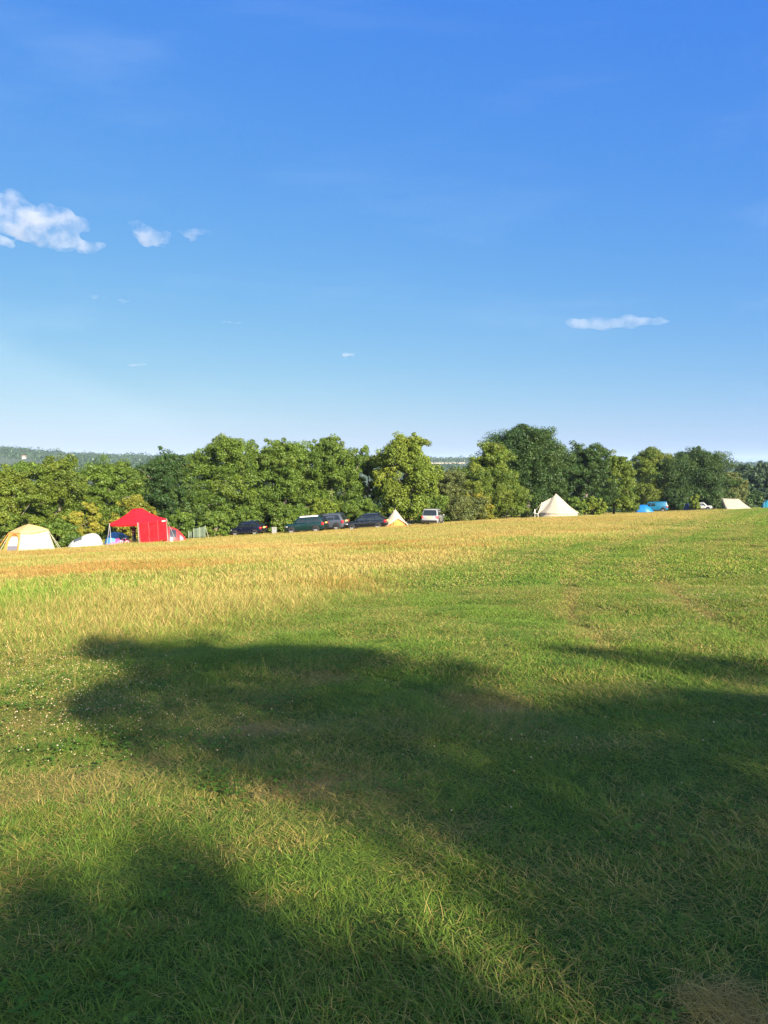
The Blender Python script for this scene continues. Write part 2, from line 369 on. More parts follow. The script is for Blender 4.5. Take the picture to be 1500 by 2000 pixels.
def scatter(name, label, P, idx, rot, scl, attrs, sources):
    """one stuff object: a point per tuft, geometry nodes put the tuft meshes on the points"""
    me = bpy.data.meshes.new(name); me.vertices.add(len(P)); me.vertices.foreach_set('co', np.asarray(P, np.float32).ravel())
    def attr(nm, ty, data, key):
        at_ = me.attributes.new(nm, ty, 'POINT'); at_.data.foreach_set(key, np.ascontiguousarray(data).ravel())
    attr('idx', 'INT', idx.astype(np.int32), 'value'); attr('rot', 'FLOAT_VECTOR', rot.astype(np.float32), 'vector'); attr('scl', 'FLOAT_VECTOR', scl.astype(np.float32), 'vector')
    for k, v in attrs.items(): attr(k, 'FLOAT', v.astype(np.float32), 'value')
    o = link(name, me, gmat); tag(o, label, None, None, 'stuff')
    g = bpy.data.node_groups.new(name, 'GeometryNodeTree')
    g.interface.new_socket('Geometry', in_out='INPUT', socket_type='NodeSocketGeometry'); g.interface.new_socket('Geometry', in_out='OUTPUT', socket_type='NodeSocketGeometry')
    n = NT(g); gi = n.n('NodeGroupInput'); gout = n.n('NodeGroupOutput'); jn = n.n('GeometryNodeJoinGeometry')
    ai = n.n('GeometryNodeInputNamedAttribute', data_type='INT', ins={0: 'idx'}); ar = n.n('GeometryNodeInputNamedAttribute', data_type='FLOAT_VECTOR', ins={0: 'rot'}); asl = n.n('GeometryNodeInputNamedAttribute', data_type='FLOAT_VECTOR', ins={0: 'scl'})
    er = n.n('FunctionNodeEulerToRotation', ins={0: ar.outputs[0]})
    for k, s_ in enumerate(sources):
        oi = n.n('GeometryNodeObjectInfo'); oi.inputs['Object'].default_value = s_
        gi2 = n.n('GeometryNodeGeometryToInstance', ins={0: oi.outputs['Geometry']})
        cmpn = n.n('FunctionNodeCompare', data_type='INT', operation='EQUAL'); ci = [i for i in cmpn.inputs if i.type == 'INT']; n.link(ai.outputs[0], ci[0]); ci[1].default_value = k
        ip = n.n('GeometryNodeInstanceOnPoints', ins={'Points': gi.outputs[0], 'Selection': cmpn.outputs[0], 'Instance': gi2.outputs[0], 'Rotation': er.outputs[0], 'Scale': asl.outputs[0]})
        n.link(ip.outputs[0], jn.inputs[0])
    n.link(jn.outputs[0], gout.inputs[0])
    md = o.modifiers.new('tufts', 'NODES'); md.node_group = g
    return o
def jgrid(y0, y1, den, margin=1.5, kx=.56):
    s = den ** -.5; yy = np.arange(y0, y1, s); out_ = []
    for y in yy:
        x = np.arange(-kx * y - margin, kx * y + margin, s)
        out_.append(np.stack([x + rng.uniform(-.6, .6, len(x)) * s, y + rng.uniform(-.6, .6, len(x)) * s], -1))
    return np.concatenate(out_)
def pts(P): return np.stack([P[:, 0], P[:, 1], H(P[:, 0], P[:, 1])], -1)
def std_attrs(P):
    x, y = P[:, 0], P[:, 1]
    return {'dry': dryness(x, y) + rng.normal(0, .05, len(P)), 'rust': rustiness(x, y), 'hue': np.clip(rng.normal(0, .16, len(P)) + fbm(x * .6, y * .5, 41) * .7 + fbm(x * .07, y * .05, 42) * .8 - .20 + .2 * tallness(x, y), 0, 1)}
NV = 4
S0 = [src('turf_tuft', joinb(blades(32, .085, .03, .075, .0036, .6, 1.5, 100 + k, .9), blades(18, .085, .045, .105, .0035, .9, 1.52, 120 + k, .8, comb=k * 1.6), blades(12, .1, .03, .10, .0032, 1.3, 1.56, 140 + k, .1))) for k in range(NV)]
S0b = [src('turf_clump', joinb(blades(42, .075, .04, .115, .0040, .4, 1.45, 200 + k, 1.0, 4, comb=None if k % 2 else k), blades(18, .09, .05, .1, .003, .8, 1.5, 220 + k, .6))) for k in range(NV)]
S1 = [src('turf_patch', joinb(blades(120, .17, .03, .075, .0065, .3, 1.45, 300 + k, .9, 2), blades(30, .17, .05, .12, .006, .6, 1.5, 320 + k, .8, 2))) for k in range(NV)]
S2 = [src('turf_far', blades(170, .42, .03, .09, .02, .3, 1.4, 400 + k, .8, 2)) for k in range(NV)]
S3 = [src('turf_distant', blades(200, 1.0, .04, .12, .06, .3, 1.4, 500 + k, .8, 1)) for k in range(NV)]
P0, P1, P2, P3 = jgrid(1.5, 7, 190), jgrid(7, 16, 62), jgrid(16, 46, 11), jgrid(46, 180, 2.0, 3)
PP = np.concatenate([P0, P1, P2, P3]); N = len(PP)
idx = np.concatenate([np.where((fbm(P0[:, 0] * 1.3, P0[:, 1] * 1.3, 51) > .62) & (rng.random(len(P0)) < .7), NV, 0) + rng.integers(0, NV, len(P0)), 2 * NV + rng.integers(0, NV, len(P1)), 3 * NV + rng.integers(0, NV, len(P2)), 4 * NV + rng.integers(0, NV, len(P3))])
att = std_attrs(PP); so_ = np.exp(-(((PP[:, 0] - SOIL[0]) / SOIL[2]) ** 2 + ((PP[:, 1] - SOIL[1]) / SOIL[3]) ** 2))
keep = rng.random(N) > so_ * .8
keep &= rng.random(N) > .35 * np.clip(att['dry'] - .35, 0, 1) * (PP[:, 1] < 7)
sz = rng.uniform(.75, 1.25, N) * (1 - .5 * np.clip(att['dry'] - .3, 0, .7)) * (.30 + .92 * fbm(PP[:, 0] * 2.0, PP[:, 1] * 2.0, 55, 2))
rot = np.stack([np.zeros(N), np.zeros(N), fbm(PP[:, 0] * .9, PP[:, 1] * .9, 56) * 14 + rng.normal(0, .7, N)], -1)
scl = np.stack([rng.uniform(.9, 1.15, N), rng.uniform(.9, 1.15, N), sz], -1)
scatter('short_grass', 'short trampled green and straw coloured grass across the mown field', pts(PP)[keep], idx[keep], rot[keep], scl[keep], {k: v[keep] for k, v in att.items()}, S0 + S0b + S1 + S2 + S3)
# flattened dead stalks lying over the turf
SD = [src('dead_stalks', blades(20, .13, .05, .13, .0022, 1.25, 1.54, 600 + k, .06, 3, comb=k * .8)) for k in range(NV)]
PD = jgrid(1.5, 15, 55); PD = np.concatenate([PD, np.stack([rng.normal(SOIL[0], SOIL[2] * .5, 260), rng.normal(SOIL[1], SOIL[3] * .5, 260)], -1)]); dn = dryness(PD[:, 0], PD[:, 1]); PD = PD[rng.random(len(PD)) < np.clip(dn * 1.1 - .2, .02, .95)]; n = len(PD)
zz = pts(PD); zz[:, 2] += rng.uniform(.012, .045, n)
scatter('dead_grass', 'thin dead grass stalks lying flat over the turf in pale patches', zz, rng.integers(0, NV, n), np.stack([rng.normal(0, .12, n), rng.normal(0, .12, n), rng.uniform(0, 6.28, n)], -1), np.ones((n, 3)) * rng.uniform(.7, 1.2, (n, 1)),
        {'dry': np.full(n, 1.1), 'rust': rng.uniform(0, .25, n), 'hue': np.zeros(n)}, SD)
# tall dry grass
T0 = [src('tall_tuft', joinb(blades(16, .11, .28, .48, .0032, .02, .35, 700 + k, .45, 4, head=1), blades(50, .14, .10, .30, .005, .1, .8, 720 + k, .8, 3))) for k in range(NV)]
T1 = [src('tall_patch', joinb(blades(60, .35, .24, .46, .0065, .02, .35, 740 + k, .4, 4, head=1), blades(120, .38, .10, .30, .009, .1, .7, 760 + k, .7, 2))) for k in range(NV)]
T2 = [src('tall_far', joinb(blades(130, .9, .22, .42, .016, .02, .4, 780 + k, .4, 3, head=1), blades(190, .9, .10, .30, .022, .1, .7, 790 + k, .6, 2))) for k in range(NV)]
P0, P1, P2 = jgrid(6.5, 17, 34), jgrid(17, 46, 9), jgrid(46, 118, 2.3, 3)
PP = np.concatenate([P0, P1, P2]); idx = np.concatenate([rng.integers(0, NV, len(P0)), NV + rng.integers(0, NV, len(P1)), 2 * NV + rng.integers(0, NV, len(P2))])
edge = np.interp(PP[:, 0] / PP[:, 1], [-.6, -.46, -.3, -.1, .06, .23, .34, .5], [57, 58, 64, 79, 82, 92, 118, 130])
T = tallness(PP[:, 0], PP[:, 1]); keep = (rng.random(len(PP)) < T * .95) & (PP[:, 1] < edge); PP, idx, T = PP[keep], idx[keep], T[keep]; n = len(PP)
att = std_attrs(PP); att['dry'] = np.clip(att['dry'] + .08, 0, 1)
hh = rng.uniform(.6, 1.1, n) * (.45 + .55 * T) * (.6 + .6 * fbm(PP[:, 0] * .2, PP[:, 1] * .2, 61)) * np.where(PP[:, 1] < 14, .8, (1 - .18 * sstep(14, 24, PP[:, 1])) * (1 - .12 * sstep(65, 80, PP[:, 1])))
scatter('tall_grass', 'tall golden dry grass with seed heads across the unmown slope', pts(PP), idx, np.stack([rng.normal(0, .06, n), rng.normal(0, .06, n), rng.uniform(0, 6.28, n)], -1), np.stack([np.ones(n), np.ones(n), hh], -1), att, T0 + T1 + T2)
# sparse long stems standing out of the short grass
SS = [src('lone_stem', blades(3, .05, .25, .5, .0035, .05, .5, 800 + k, .6, 5)) for k in range(NV)]
spots = [(1115, 1265), (1128, 1320), (262, 1440), (300, 1310), (255, 1290), (1285, 1330), (430, 1300), (620, 1310), (880, 1300), (520, 1320), (100, 1300), (60, 1270), (30, 1310), (150, 1350), (700, 1360)]
PS = np.array([gpx(*s_)[:2] for s_ in spots] + [tuple(p) for p in jgrid(6, 16, .4)]); n = len(PS)
scatter('long_stems', 'lone long grass stems sticking up from the mown turf', pts(PS), rng.integers(0, NV, n), np.stack([np.zeros(n), np.zeros(n), rng.uniform(0, 6.28, n)], -1), np.ones((n, 3)) * np.where(np.arange(n) < len(spots), 1.1, .55)[:, None], {'dry': rng.uniform(.2, .8, n), 'rust': np.zeros(n), 'hue': np.ones(n)}, SS)
# clover: leaves and flower heads
cm, q, out = newmat('clover_flower'); a = q.n('ShaderNodeAttribute', attribute_name='dry', attribute_type='INSTANCER')
q.link(q.n('ShaderNodeBsdfPrincipled', ins={'Base Color': q.mix(a.outputs['Fac'], (.38, .33, .21), (.36, .21, .12)), 'Roughness': .8}).outputs[0], out.inputs[0])
lm, q, out = newmat('clover_leaf'); a = q.n('ShaderNodeAttribute', attribute_name='hue', attribute_type='INSTANCER')
c = q.mix(a.outputs['Fac'], (.06, .14, .018), (.11, .19, .028)); d = q.n('ShaderNodeBsdfPrincipled', ins={'Base Color': c, 'Roughness': .7, 'Specular IOR Level': .12}); t = q.n('ShaderNodeBsdfTranslucent', ins={'Color': c})
q.link(q.n('ShaderNodeMixShader', ins={0: .3, 1: d.outputs[0], 2: t.outputs[0]}).outputs[0], out.inputs[0])
def flower(k):
    b = MB(); r_ = random.Random(k); b.ball((0, 0, .085), .0075, 1, (1, 1, .85), .5, k); me = bpy.data.meshes.new('clover_head'); me.from_pydata(b.v, [], b.f); me.materials.append(cm); return bpy.data.objects.new('clover_head', me)
def leaf3(k):
    b = MB(); r_ = random.Random(k)
    for _ in range(14):
        cx, cy, cz = r_.gauss(0, .05), r_.gauss(0, .05), r_.uniform(.03, .08); a0 = r_.uniform(0, 6.28)
        for j in range(3):
            aa = a0 + j * 2.094; rr = .0075; ox, oy = cx + math.cos(aa) * rr, cy + math.sin(aa) * rr; tz = r_.uniform(-.003, .004)
            b.poly([(ox + rr * math.cos(aa + w_), oy + rr * math.sin(aa + w_), cz + tz * math.cos(w_)) for w_ in (-2.5, -1.2, -.3, .3, 1.2, 2.5)])
    me = bpy.data.meshes.new('clover_leaves'); me.from_pydata(b.v, [], b.f); me.materials.append(lm); return bpy.data.objects.new('clover_leaves', me)
cl = []
def clover_zone(cu, cv, ru, rv, n):
    for _ in range(n):
        u, v = rng.normal(cu, ru), rng.normal(cv, rv)
        if v > 1110: cl.append(gpx(u, v)[:2])
clover_zone(130, 1390, 120, 55, 380); clover_zone(80, 1320, 110, 35, 260); clover_zone(230, 1290, 60, 25, 120); clover_zone(1400, 1160, 60, 22, 200); clover_zone(1300, 1190, 90, 25, 90); clover_zone(430, 1400, 150, 60, 70); clover_zone(1100, 1480, 220, 80, 40); clover_zone(1050, 1180, 120, 25, 50)
CP = np.array(cl); n = len(CP)
cz = pts(CP); sz = rng.uniform(.5, .9, n) * (1 + .02 * np.clip(CP[:, 1] - 8, 0, 20)); tl = tallness(CP[:, 0], CP[:, 1])
scatter('clover_flowers', 'small whitish and pink clover flower heads dotted in the grass', cz, rng.integers(0, 3, n), rng.normal(0, .2, (n, 3)), np.stack([sz, sz, sz * (1 + 1.2 * tl)], -1), {'dry': np.clip(rng.random(n) * .7 + .5 * tl, 0, 1), 'hue': rng.random(n), 'rust': np.zeros(n)}, [flower(k) for k in range(3)])
PL = jgrid(1.5, 12, 16); nn = fbm(PL[:, 0] * 1.1, PL[:, 1] * 1.1, 71); PL = PL[(nn > .68)]; PL = np.concatenate([PL, CP[CP[:, 1] < 14][::7]]); n = len(PL)
scatter('clover_leaves', 'low clover leaves growing between the grass blades', pts(PL), rng.integers(0, 4, n), np.stack([np.zeros(n), np.zeros(n), rng.uniform(0, 6.28, n)], -1), np.ones((n, 3)) * rng.uniform(.8, 1.3, (n, 1)), {'hue': rng.random(n), 'dry': np.zeros(n), 'rust': np.zeros(n)}, [leaf3(k) for k in range(4)])
# ------------------------------------------------------------------ trees
def leaf_cards(C, Rr, nper, size, r, up=.3, shell=.55):
    """nper leaf-sized folded faces spread through each clump (centre C, radius Rr)"""
    n = len(C) * nper
    d = r.normal(0, 1, (n, 3)); d /= np.linalg.norm(d, axis=1)[:, None]
    c = np.repeat(C, nper, 0); R_ = np.repeat(Rr, nper, 0)
    p = c + d * R_ * (shell + (1.08 - shell) * r.uniform(0, 1, n) ** .6)[:, None]
    nn = d + r.normal(0, .55, (n, 3)) + np.array([0, 0, up]); nn /= np.linalg.norm(nn, axis=1)[:, None]
    t = np.cross(nn, r.normal(0, 1, (n, 3))); t /= np.linalg.norm(t, axis=1)[:, None]; b = np.cross(nn, t)
    L = (size * r.uniform(.6, 1.35, n))[:, None]; w = L * r.uniform(.4, .7, n)[:, None]
    V = np.stack([p - t * L, p + b * w + nn * L * .15, p + t * L, p - b * w + nn * L * .15], 1).reshape(-1, 3)
    return V, np.arange(4 * n).reshape(-1, 4)
def crown_clumps(w, d, h, z0, seed, nmain, shape='round', rag=1.0):
    """clump centres, radii and tints for a crown w wide, d deep, from z0 up to h"""
    r = np.random.default_rng(seed); C = []; Rr = []; T = []
    ch = h - z0
    for k in range(nmain):
        f = (k + r.uniform(0, 1)) / nmain; f = f ** .85
        if shape == 'round': pr = math.sqrt(max(0, 1 - (2 * f - 1) ** 2)) * .55 + .45 * (1 - f) ** .4
        elif shape == 'column': pr = (1 - f ** 3.5) ** .7
        else: pr = math.sqrt(max(0, 1 - f ** 4.2)) * (.86 + .14 * math.sin(f * 9 + seed))
        a = k * 2.39996 + r.normal(0, .4); q_ = r.uniform(.45, .82)
        rl = r.uniform(.17, .25) * w * (.75 + .5 * pr) * .8
        c = np.array([math.cos(a) * w * .5 * pr * q_, math.sin(a) * d * .5 * pr * q_, z0 + min(.07 + .85 * f, .9) * ch + r.normal(0, .03) * ch])
        c[2] = min(c[2], h - rl * .8); tm = r.uniform(0, 1); ty = r.uniform(0, 1) ** 3
        ns = int(14 + 7 * rl)
        for j in range(ns):
            dd = r.normal(0, 1, 3); dd /= np.linalg.norm(dd); rs = r.uniform(.2, .42) * rl
            cc = c + dd * rl * r.uniform(.5, 1.0) * np.array([1.06, 1.06, .62])
            if cc[2] < z0 * .6: continue
            C.append(cc); Rr.append([rs * rag, rs * rag, rs * .75]); T.append((np.clip(tm * .6 + r.uniform(0, .45), 0, 1), np.clip(ty + r.normal(0, .12), 0, 1)))
    # sprays that break the outline
    for j in range(nmain * 2):
        f = r.uniform(.1, 1); pr = math.sqrt(max(0, 1 - (2 * f - 1) ** 2)) * .6 + .4 * (1 - f) ** .5 if shape != 'column' else (1 - f ** 3.5) ** .7
        a = r.uniform(0, 6.283); C.append(np.array([math.cos(a) * w * .5 * pr * r.uniform(.85, 1.04), math.sin(a) * d * .5 * pr * r.uniform(.85, 1.0), z0 + f * ch * r.uniform(.93, 1.03)]))
        rs = r.uniform(.22, .5) * min(1.3, w * .12 + .3); Rr.append([rs, rs, rs * .8]); T.append((r.uniform(.1, 1), r.uniform(0, .5)))
    C = np.array(C); k = 6.283 / max(2.2, w * .38); ph = r.uniform(0, 6.283, 6); A_ = .09 * w
    C = C + A_ * np.stack([np.sin(C[:, 2] * k + ph[0]) + .6 * np.sin(C[:, 1] * k * 1.9 + ph[1]), np.sin(C[:, 0] * k + ph[2]) + .6 * np.sin(C[:, 2] * k * 1.9 + ph[3]), .45 * np.sin(C[:, 0] * k * 1.2 + ph[4]) + .4 * np.sin(C[:, 1] * k * 1.7 + ph[5])], -1) * .55
    return C, np.array(Rr), np.array(T)
def tree_mesh(w, d, h, z0, seed, nmain, leaf, nper, shape, mat, rag=1.0):
    C, Rr, T = crown_clumps(w, d, h, z0, seed, max(8, int(nmain * .95)), shape, rag); r = np.random.default_rng(seed + 999)
    nper = int(nper * 1.5); V, Q = leaf_cards(C, Rr, nper, leaf * .53, r, shell=.35)
    t = np.repeat(T, nper * 4, 0); t[:, 0] += np.repeat(r.normal(0, .15, len(C) * nper), 4)
    col = np.stack([np.clip(t[:, 0], 0, 1), np.clip(t[:, 1], 0, 1), t[:, 0], np.ones(len(t))], -1)
    me = mesh_np('crown', V, Q, 4, col, 'tint'); return me, C
def trunk_mb(h, r0, C, seed, lean=0):
    r = random.Random(seed); m = MB()
    sp = [(0, 0, -.4), (r.uniform(-.1, .1), 0, h * .2), (r.uniform(-.3, .3), r.uniform(-.2, .2), h * .5), (r.uniform(-.4, .4), 0, h * .8)]
    m.tube(sp, r0, 9, r0 * .3)
    low = sorted(range(len(C)), key=lambda i: -np.hypot(C[i][0], C[i][1]) + C[i][2] * .3)
    for k in range(9):
        c = C[low[r.randrange(len(low) // 2)]]; b = Vector(sp[1]).lerp(Vector(sp[2]), r.uniform(-.2, 1.2)); e = Vector(c); mid = b.lerp(e, .5) + Vector((0, 0, .25 * r.uniform(-1, 1.5)))
        m.tube([b, mid, e], r0 * .42, 6, r0 * .1)
    return m
G_ASH = leafmat('leaf_mid', (.044, .088, .013), (.120, .188, .024), (.18, .20, .025), .25)
G_OLIVE = leafmat('leaf_olive', (.052, .090, .012), (.138, .195, .024), (.24, .22, .03), .3)
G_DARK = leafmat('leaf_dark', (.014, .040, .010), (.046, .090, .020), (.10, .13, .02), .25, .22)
G_BRIGHT = leafmat('leaf_bright', (.064, .110, .012), (.170, .228, .026), (.29, .26, .035), .3)
G_YELLOW = leafmat('leaf_yellow', (.11, .13, .016), (.235, .235, .028), (.38, .27, .035), .4)
G_GREY = leafmat('leaf_grey', (.062, .085, .024), (.145, .170, .05), (.2, .18, .045), .3)
G_THIN = leafmat('leaf_thin', (.08, .15, .02), (.16, .25, .03), (.2, .22, .03), .2, .5)
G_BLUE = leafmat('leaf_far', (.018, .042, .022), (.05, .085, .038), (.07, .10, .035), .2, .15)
def tree(name, label, u, vtop, Y, half, mat, seed, z0=.8, nmain=20, leaf=.2, nper=55, shape='round', cat='tree', group=None, depth=None, rag=1.0, trunk=True):
    x, y, z = at(u, Y); h = zat(vtop, Y) - z; w = 2 * half / F * Y
    root = empty(name, label, cat, (x, y, z), 0, group)
    me, C = tree_mesh(w, depth or min(w, 8), h, z0, seed, nmain, leaf, nper, shape, mat, rag)
    link('crown' if cat == 'tree' else 'foliage', me, mat, root)
    if trunk: trunk_mb(h, max(.12, w * .028), C, seed).build('trunk' if cat == 'tree' else 'stem', barkmat(), root, True)
    else: trunk_mb(h * .8, .06, C, seed).build('stem', barkmat(), root, True)
    return root
HG = 'trees of the hedgerow behind the campsite'
TREES = [
 ('hedgerow_tree', 'olive green bushy tree behind the cream cabin tent, at the left edge', 10, 912, 74, 62, G_OLIVE, 1, .4, 24, .17, 60, 'dome'),
 ('hedgerow_tree', 'olive tree with a high tip behind the white pop-up tent', 115, 889, 80, 62, G_OLIVE, 2, .5, 26, .17, 60, 'round'),
 ('hedgerow_tree', 'mid green tree behind the red gazebo roof, between olive and dark trees', 215, 897, 86, 66, G_ASH, 3, .5, 26, .18, 60, 'round'),
 ('dark_tree', 'dark green tree right of the red gazebo, above the pale green windbreak', 322, 880, 92, 62, G_DARK, 4, .5, 26, .2, 60, 'round'),
 ('hedgerow_tree', 'tall mid green tree behind the navy car, first of the tall middle row', 438, 851, 96, 72, G_ASH, 5, .8, 30, .2, 62, 'dome'),
 ('hedgerow_tree', 'tall light green tree behind the dark green car with the white roof', 556, 854, 98, 64, G_ASH, 6, 1.0, 28, .2, 62, 'dome'),
 ('hedgerow_tree', 'tall round-topped green tree behind the grey car', 650, 850, 99, 60, G_ASH, 7, .9, 28, .2, 62, 'dome'),
 ('hedgerow_tree', 'narrow lower tree squeezed between two tall trees behind the black estate car', 716, 874, 101, 36, G_ASH, 8, .8, 18, .2, 62, 'column'),
 ('broadleaf_tree', 'bright yellow-green tree with large leaves behind the orange and cream tent', 793, 848, 97, 63, G_BRIGHT, 9, .8, 30, .22, 60, 'dome'),
 ('hedgerow_tree', 'olive green tree in front of the big dark oak, left side', 958, 862, 108, 52, G_OLIVE, 10, .8, 24, .2, 60, 'dome'),
 ('oak_tree', 'big dark green oak, tallest of all, behind the cream bell tent', 1030, 829, 114, 86, G_DARK, 11, 1.6, 36, .22, 62, 'round'),
 ('dark_tree', 'dark green tree joining the right side of the big oak', 1144, 864, 120, 50, G_DARK, 12, .8, 24, .22, 60, 'dome'),
 ('hedgerow_tree', 'pale olive tree with leaves to the ground between dark tree and blue van', 1199, 881, 127, 39, G_OLIVE, 13, .3, 30, .22, 60, 'column'),
 ('hedgerow_tree', 'yellowish green tree rising behind the blue van', 1268, 872, 168, 46, G_OLIVE, 14, .5, 24, .24, 58, 'dome'),
 ('dark_tree', 'broad dark tree over the white car, near the right edge', 1352, 877, 168, 72, G_DARK, 15, 1.2, 32, .27, 60, 'dome'),
 ('hedgerow_tree', 'small dull green tree left of the cream ridge tent top', 1424, 920, 176, 34, G_GREY, 16, .6, 16, .27, 58, 'dome'),
 ('hedgerow_tree', 'slim green tree filling the gap behind the two tall trees of the navy car', 506, 868, 106, 40, G_ASH, 17, .8, 18, .22, 58, 'dome'),
 ('hedgerow_tree', 'mid green tree filling the notch behind the green car roof and its light green neighbour', 604, 866, 108, 40, G_ASH, 19, .8, 20, .2, 58, 'dome'),
 ('hedgerow_tree', 'olive tree in the dip behind the pale windbreak, right of the dark green tree', 384, 884, 104, 38, G_OLIVE, 20, .6, 20, .2, 58, 'dome'),
 ('hedgerow_tree', 'mid green tree peeping over the olive ones behind the cabin tent', 60, 898, 90, 48, G_ASH, 18, .8, 20, .2, 58, 'dome'),
]
for t in TREES:
    nm, lb, u, vt, Y, hf, mt, sd, z0, nm_, lf, npr, shp = t
    tree(nm, lb, u, vt, Y, hf * 1.14, mt, sd, z0, nm_, lf, int(npr * 1.15), shp, group=HG)
SG = 'shrubs under the hedgerow trees'
SHRUBS = [
 ('shrub', 'dark green shrub low behind the cabin tent guy ropes', 120, 1018, 68, 34, G_ASH, 31),
 ('shrub', 'olive shrub at the left edge behind the cabin tent', -6, 990, 67, 36, G_OLIVE, 32),
 ('shrub', 'yellowing shrub above the white pop-up tent', 172, 985, 72, 30, G_YELLOW, 33),
 ('shrub', 'golden yellow shrub just behind the red gazebo roof', 262, 966, 77, 44, G_YELLOW, 34),
 ('shrub', 'green shrub between the red tent and the pale windbreak', 356, 998, 84, 26, G_ASH, 35),
 ('shrub', 'green shrub right of the pale windbreak', 420, 1000, 86, 26, G_ASH, 36),
 ('shrub', 'low green shrub behind the navy car roof', 478, 990, 94, 36, G_ASH, 37),
 ('shrub', 'low green shrub over the dark green car bonnet', 560, 985, 94, 38, G_ASH, 38),
 ('shrub', 'bright green shrub behind the roofs of the green and grey cars', 628, 975, 95, 36, G_BRIGHT, 39),
 ('shrub', 'green shrub behind the black estate car roof', 705, 975, 94, 40, G_ASH, 40),
 ('shrub', 'leafy shrub at the right foot of the bright yellow-green tree', 835, 960, 96, 40, G_ASH, 41),
 ('shrub', 'grey green shrub right behind the silver car', 880, 915, 100, 46, G_GREY, 42),
 ('shrub', 'olive shrub with brownish top between silver car and bell tent', 925, 905, 101, 46, G_OLIVE, 43),
 ('shrub', 'yellow flecked shrub in the low thicket left of the bell tent', 935, 962, 99, 30, G_YELLOW, 44),
 ('shrub', 'rounded olive shrub touching the left guy rope of the bell tent', 990, 945, 101, 44, G_OLIVE, 45),
 ('shrub', 'low grey green shrub in the thicket nearest the meadow', 900, 965, 97, 54, G_GREY, 46),
 ('shrub', 'small green shrub right behind the bell tent', 1122, 972, 106, 20, G_ASH, 47),
 ('shrub', 'small yellow green shrub right of the bell tent', 1158, 970, 110, 22, G_BRIGHT, 48),
 ('shrub', 'dark shrub in the shade behind the blue van', 1315, 955, 164, 26, G_DARK, 49),
 ('shrub', 'yellow green sapling between the dark blue tent and the white car', 1356, 965, 156, 9, G_BRIGHT, 50),
 ('shrub', 'dark shrub under the broad tree, right of the white car', 1392, 962, 166, 26, G_DARK, 51),
]
for nm, lb, u, vt, Y, hf, mt, sd in SHRUBS:
    tree(nm, lb, u, vt, Y, hf * 1.14, mt, sd, .1, 13, .16 if Y < 110 else .22, 60, 'dome', 'shrub', SG, trunk=False)
# dark wood on the lower ground beyond the right end of the field
def mass(name, label, C, Rr, nper, leaf, mat, seed, kind='stuff'):
    r = np.random.default_rng(seed); V, Q = leaf_cards(C, Rr, nper, leaf, r, .3, .8); t = np.repeat(r.uniform(0, 1, len(C)), nper * 4); t = np.clip(t * .7 + np.repeat(r.uniform(0, .4, len(C) * nper), 4), 0, 1)
    o = link(name, mesh_np(name, V, Q, 4, np.stack([t, t * .5, t, np.ones_like(t)], -1), 'tint'), mat); tag(o, label, None, None, kind)
r = np.random.default_rng(77); C = []; Rr = []
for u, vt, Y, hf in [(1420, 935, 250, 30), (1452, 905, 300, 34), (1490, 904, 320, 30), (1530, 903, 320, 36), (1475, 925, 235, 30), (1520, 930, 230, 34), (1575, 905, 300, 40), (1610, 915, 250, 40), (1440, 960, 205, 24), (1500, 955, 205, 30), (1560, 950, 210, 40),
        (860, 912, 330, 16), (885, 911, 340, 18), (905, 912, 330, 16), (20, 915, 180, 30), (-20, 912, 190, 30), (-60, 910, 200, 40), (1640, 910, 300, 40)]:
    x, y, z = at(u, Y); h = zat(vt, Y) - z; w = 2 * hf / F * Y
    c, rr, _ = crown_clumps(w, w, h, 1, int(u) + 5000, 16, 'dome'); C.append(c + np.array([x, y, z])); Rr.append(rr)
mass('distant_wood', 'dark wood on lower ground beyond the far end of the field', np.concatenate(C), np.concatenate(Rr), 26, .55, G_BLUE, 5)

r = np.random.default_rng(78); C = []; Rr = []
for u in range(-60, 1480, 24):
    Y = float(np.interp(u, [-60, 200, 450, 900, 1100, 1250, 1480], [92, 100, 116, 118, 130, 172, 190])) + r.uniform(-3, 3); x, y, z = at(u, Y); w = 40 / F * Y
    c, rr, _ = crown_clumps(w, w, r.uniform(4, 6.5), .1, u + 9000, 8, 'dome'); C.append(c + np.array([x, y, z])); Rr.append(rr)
mass('undergrowth', 'dark tangled undergrowth filling the shade behind the hedgerow trees', np.concatenate(C), np.concatenate(Rr), 24, .2, G_DARK, 15)

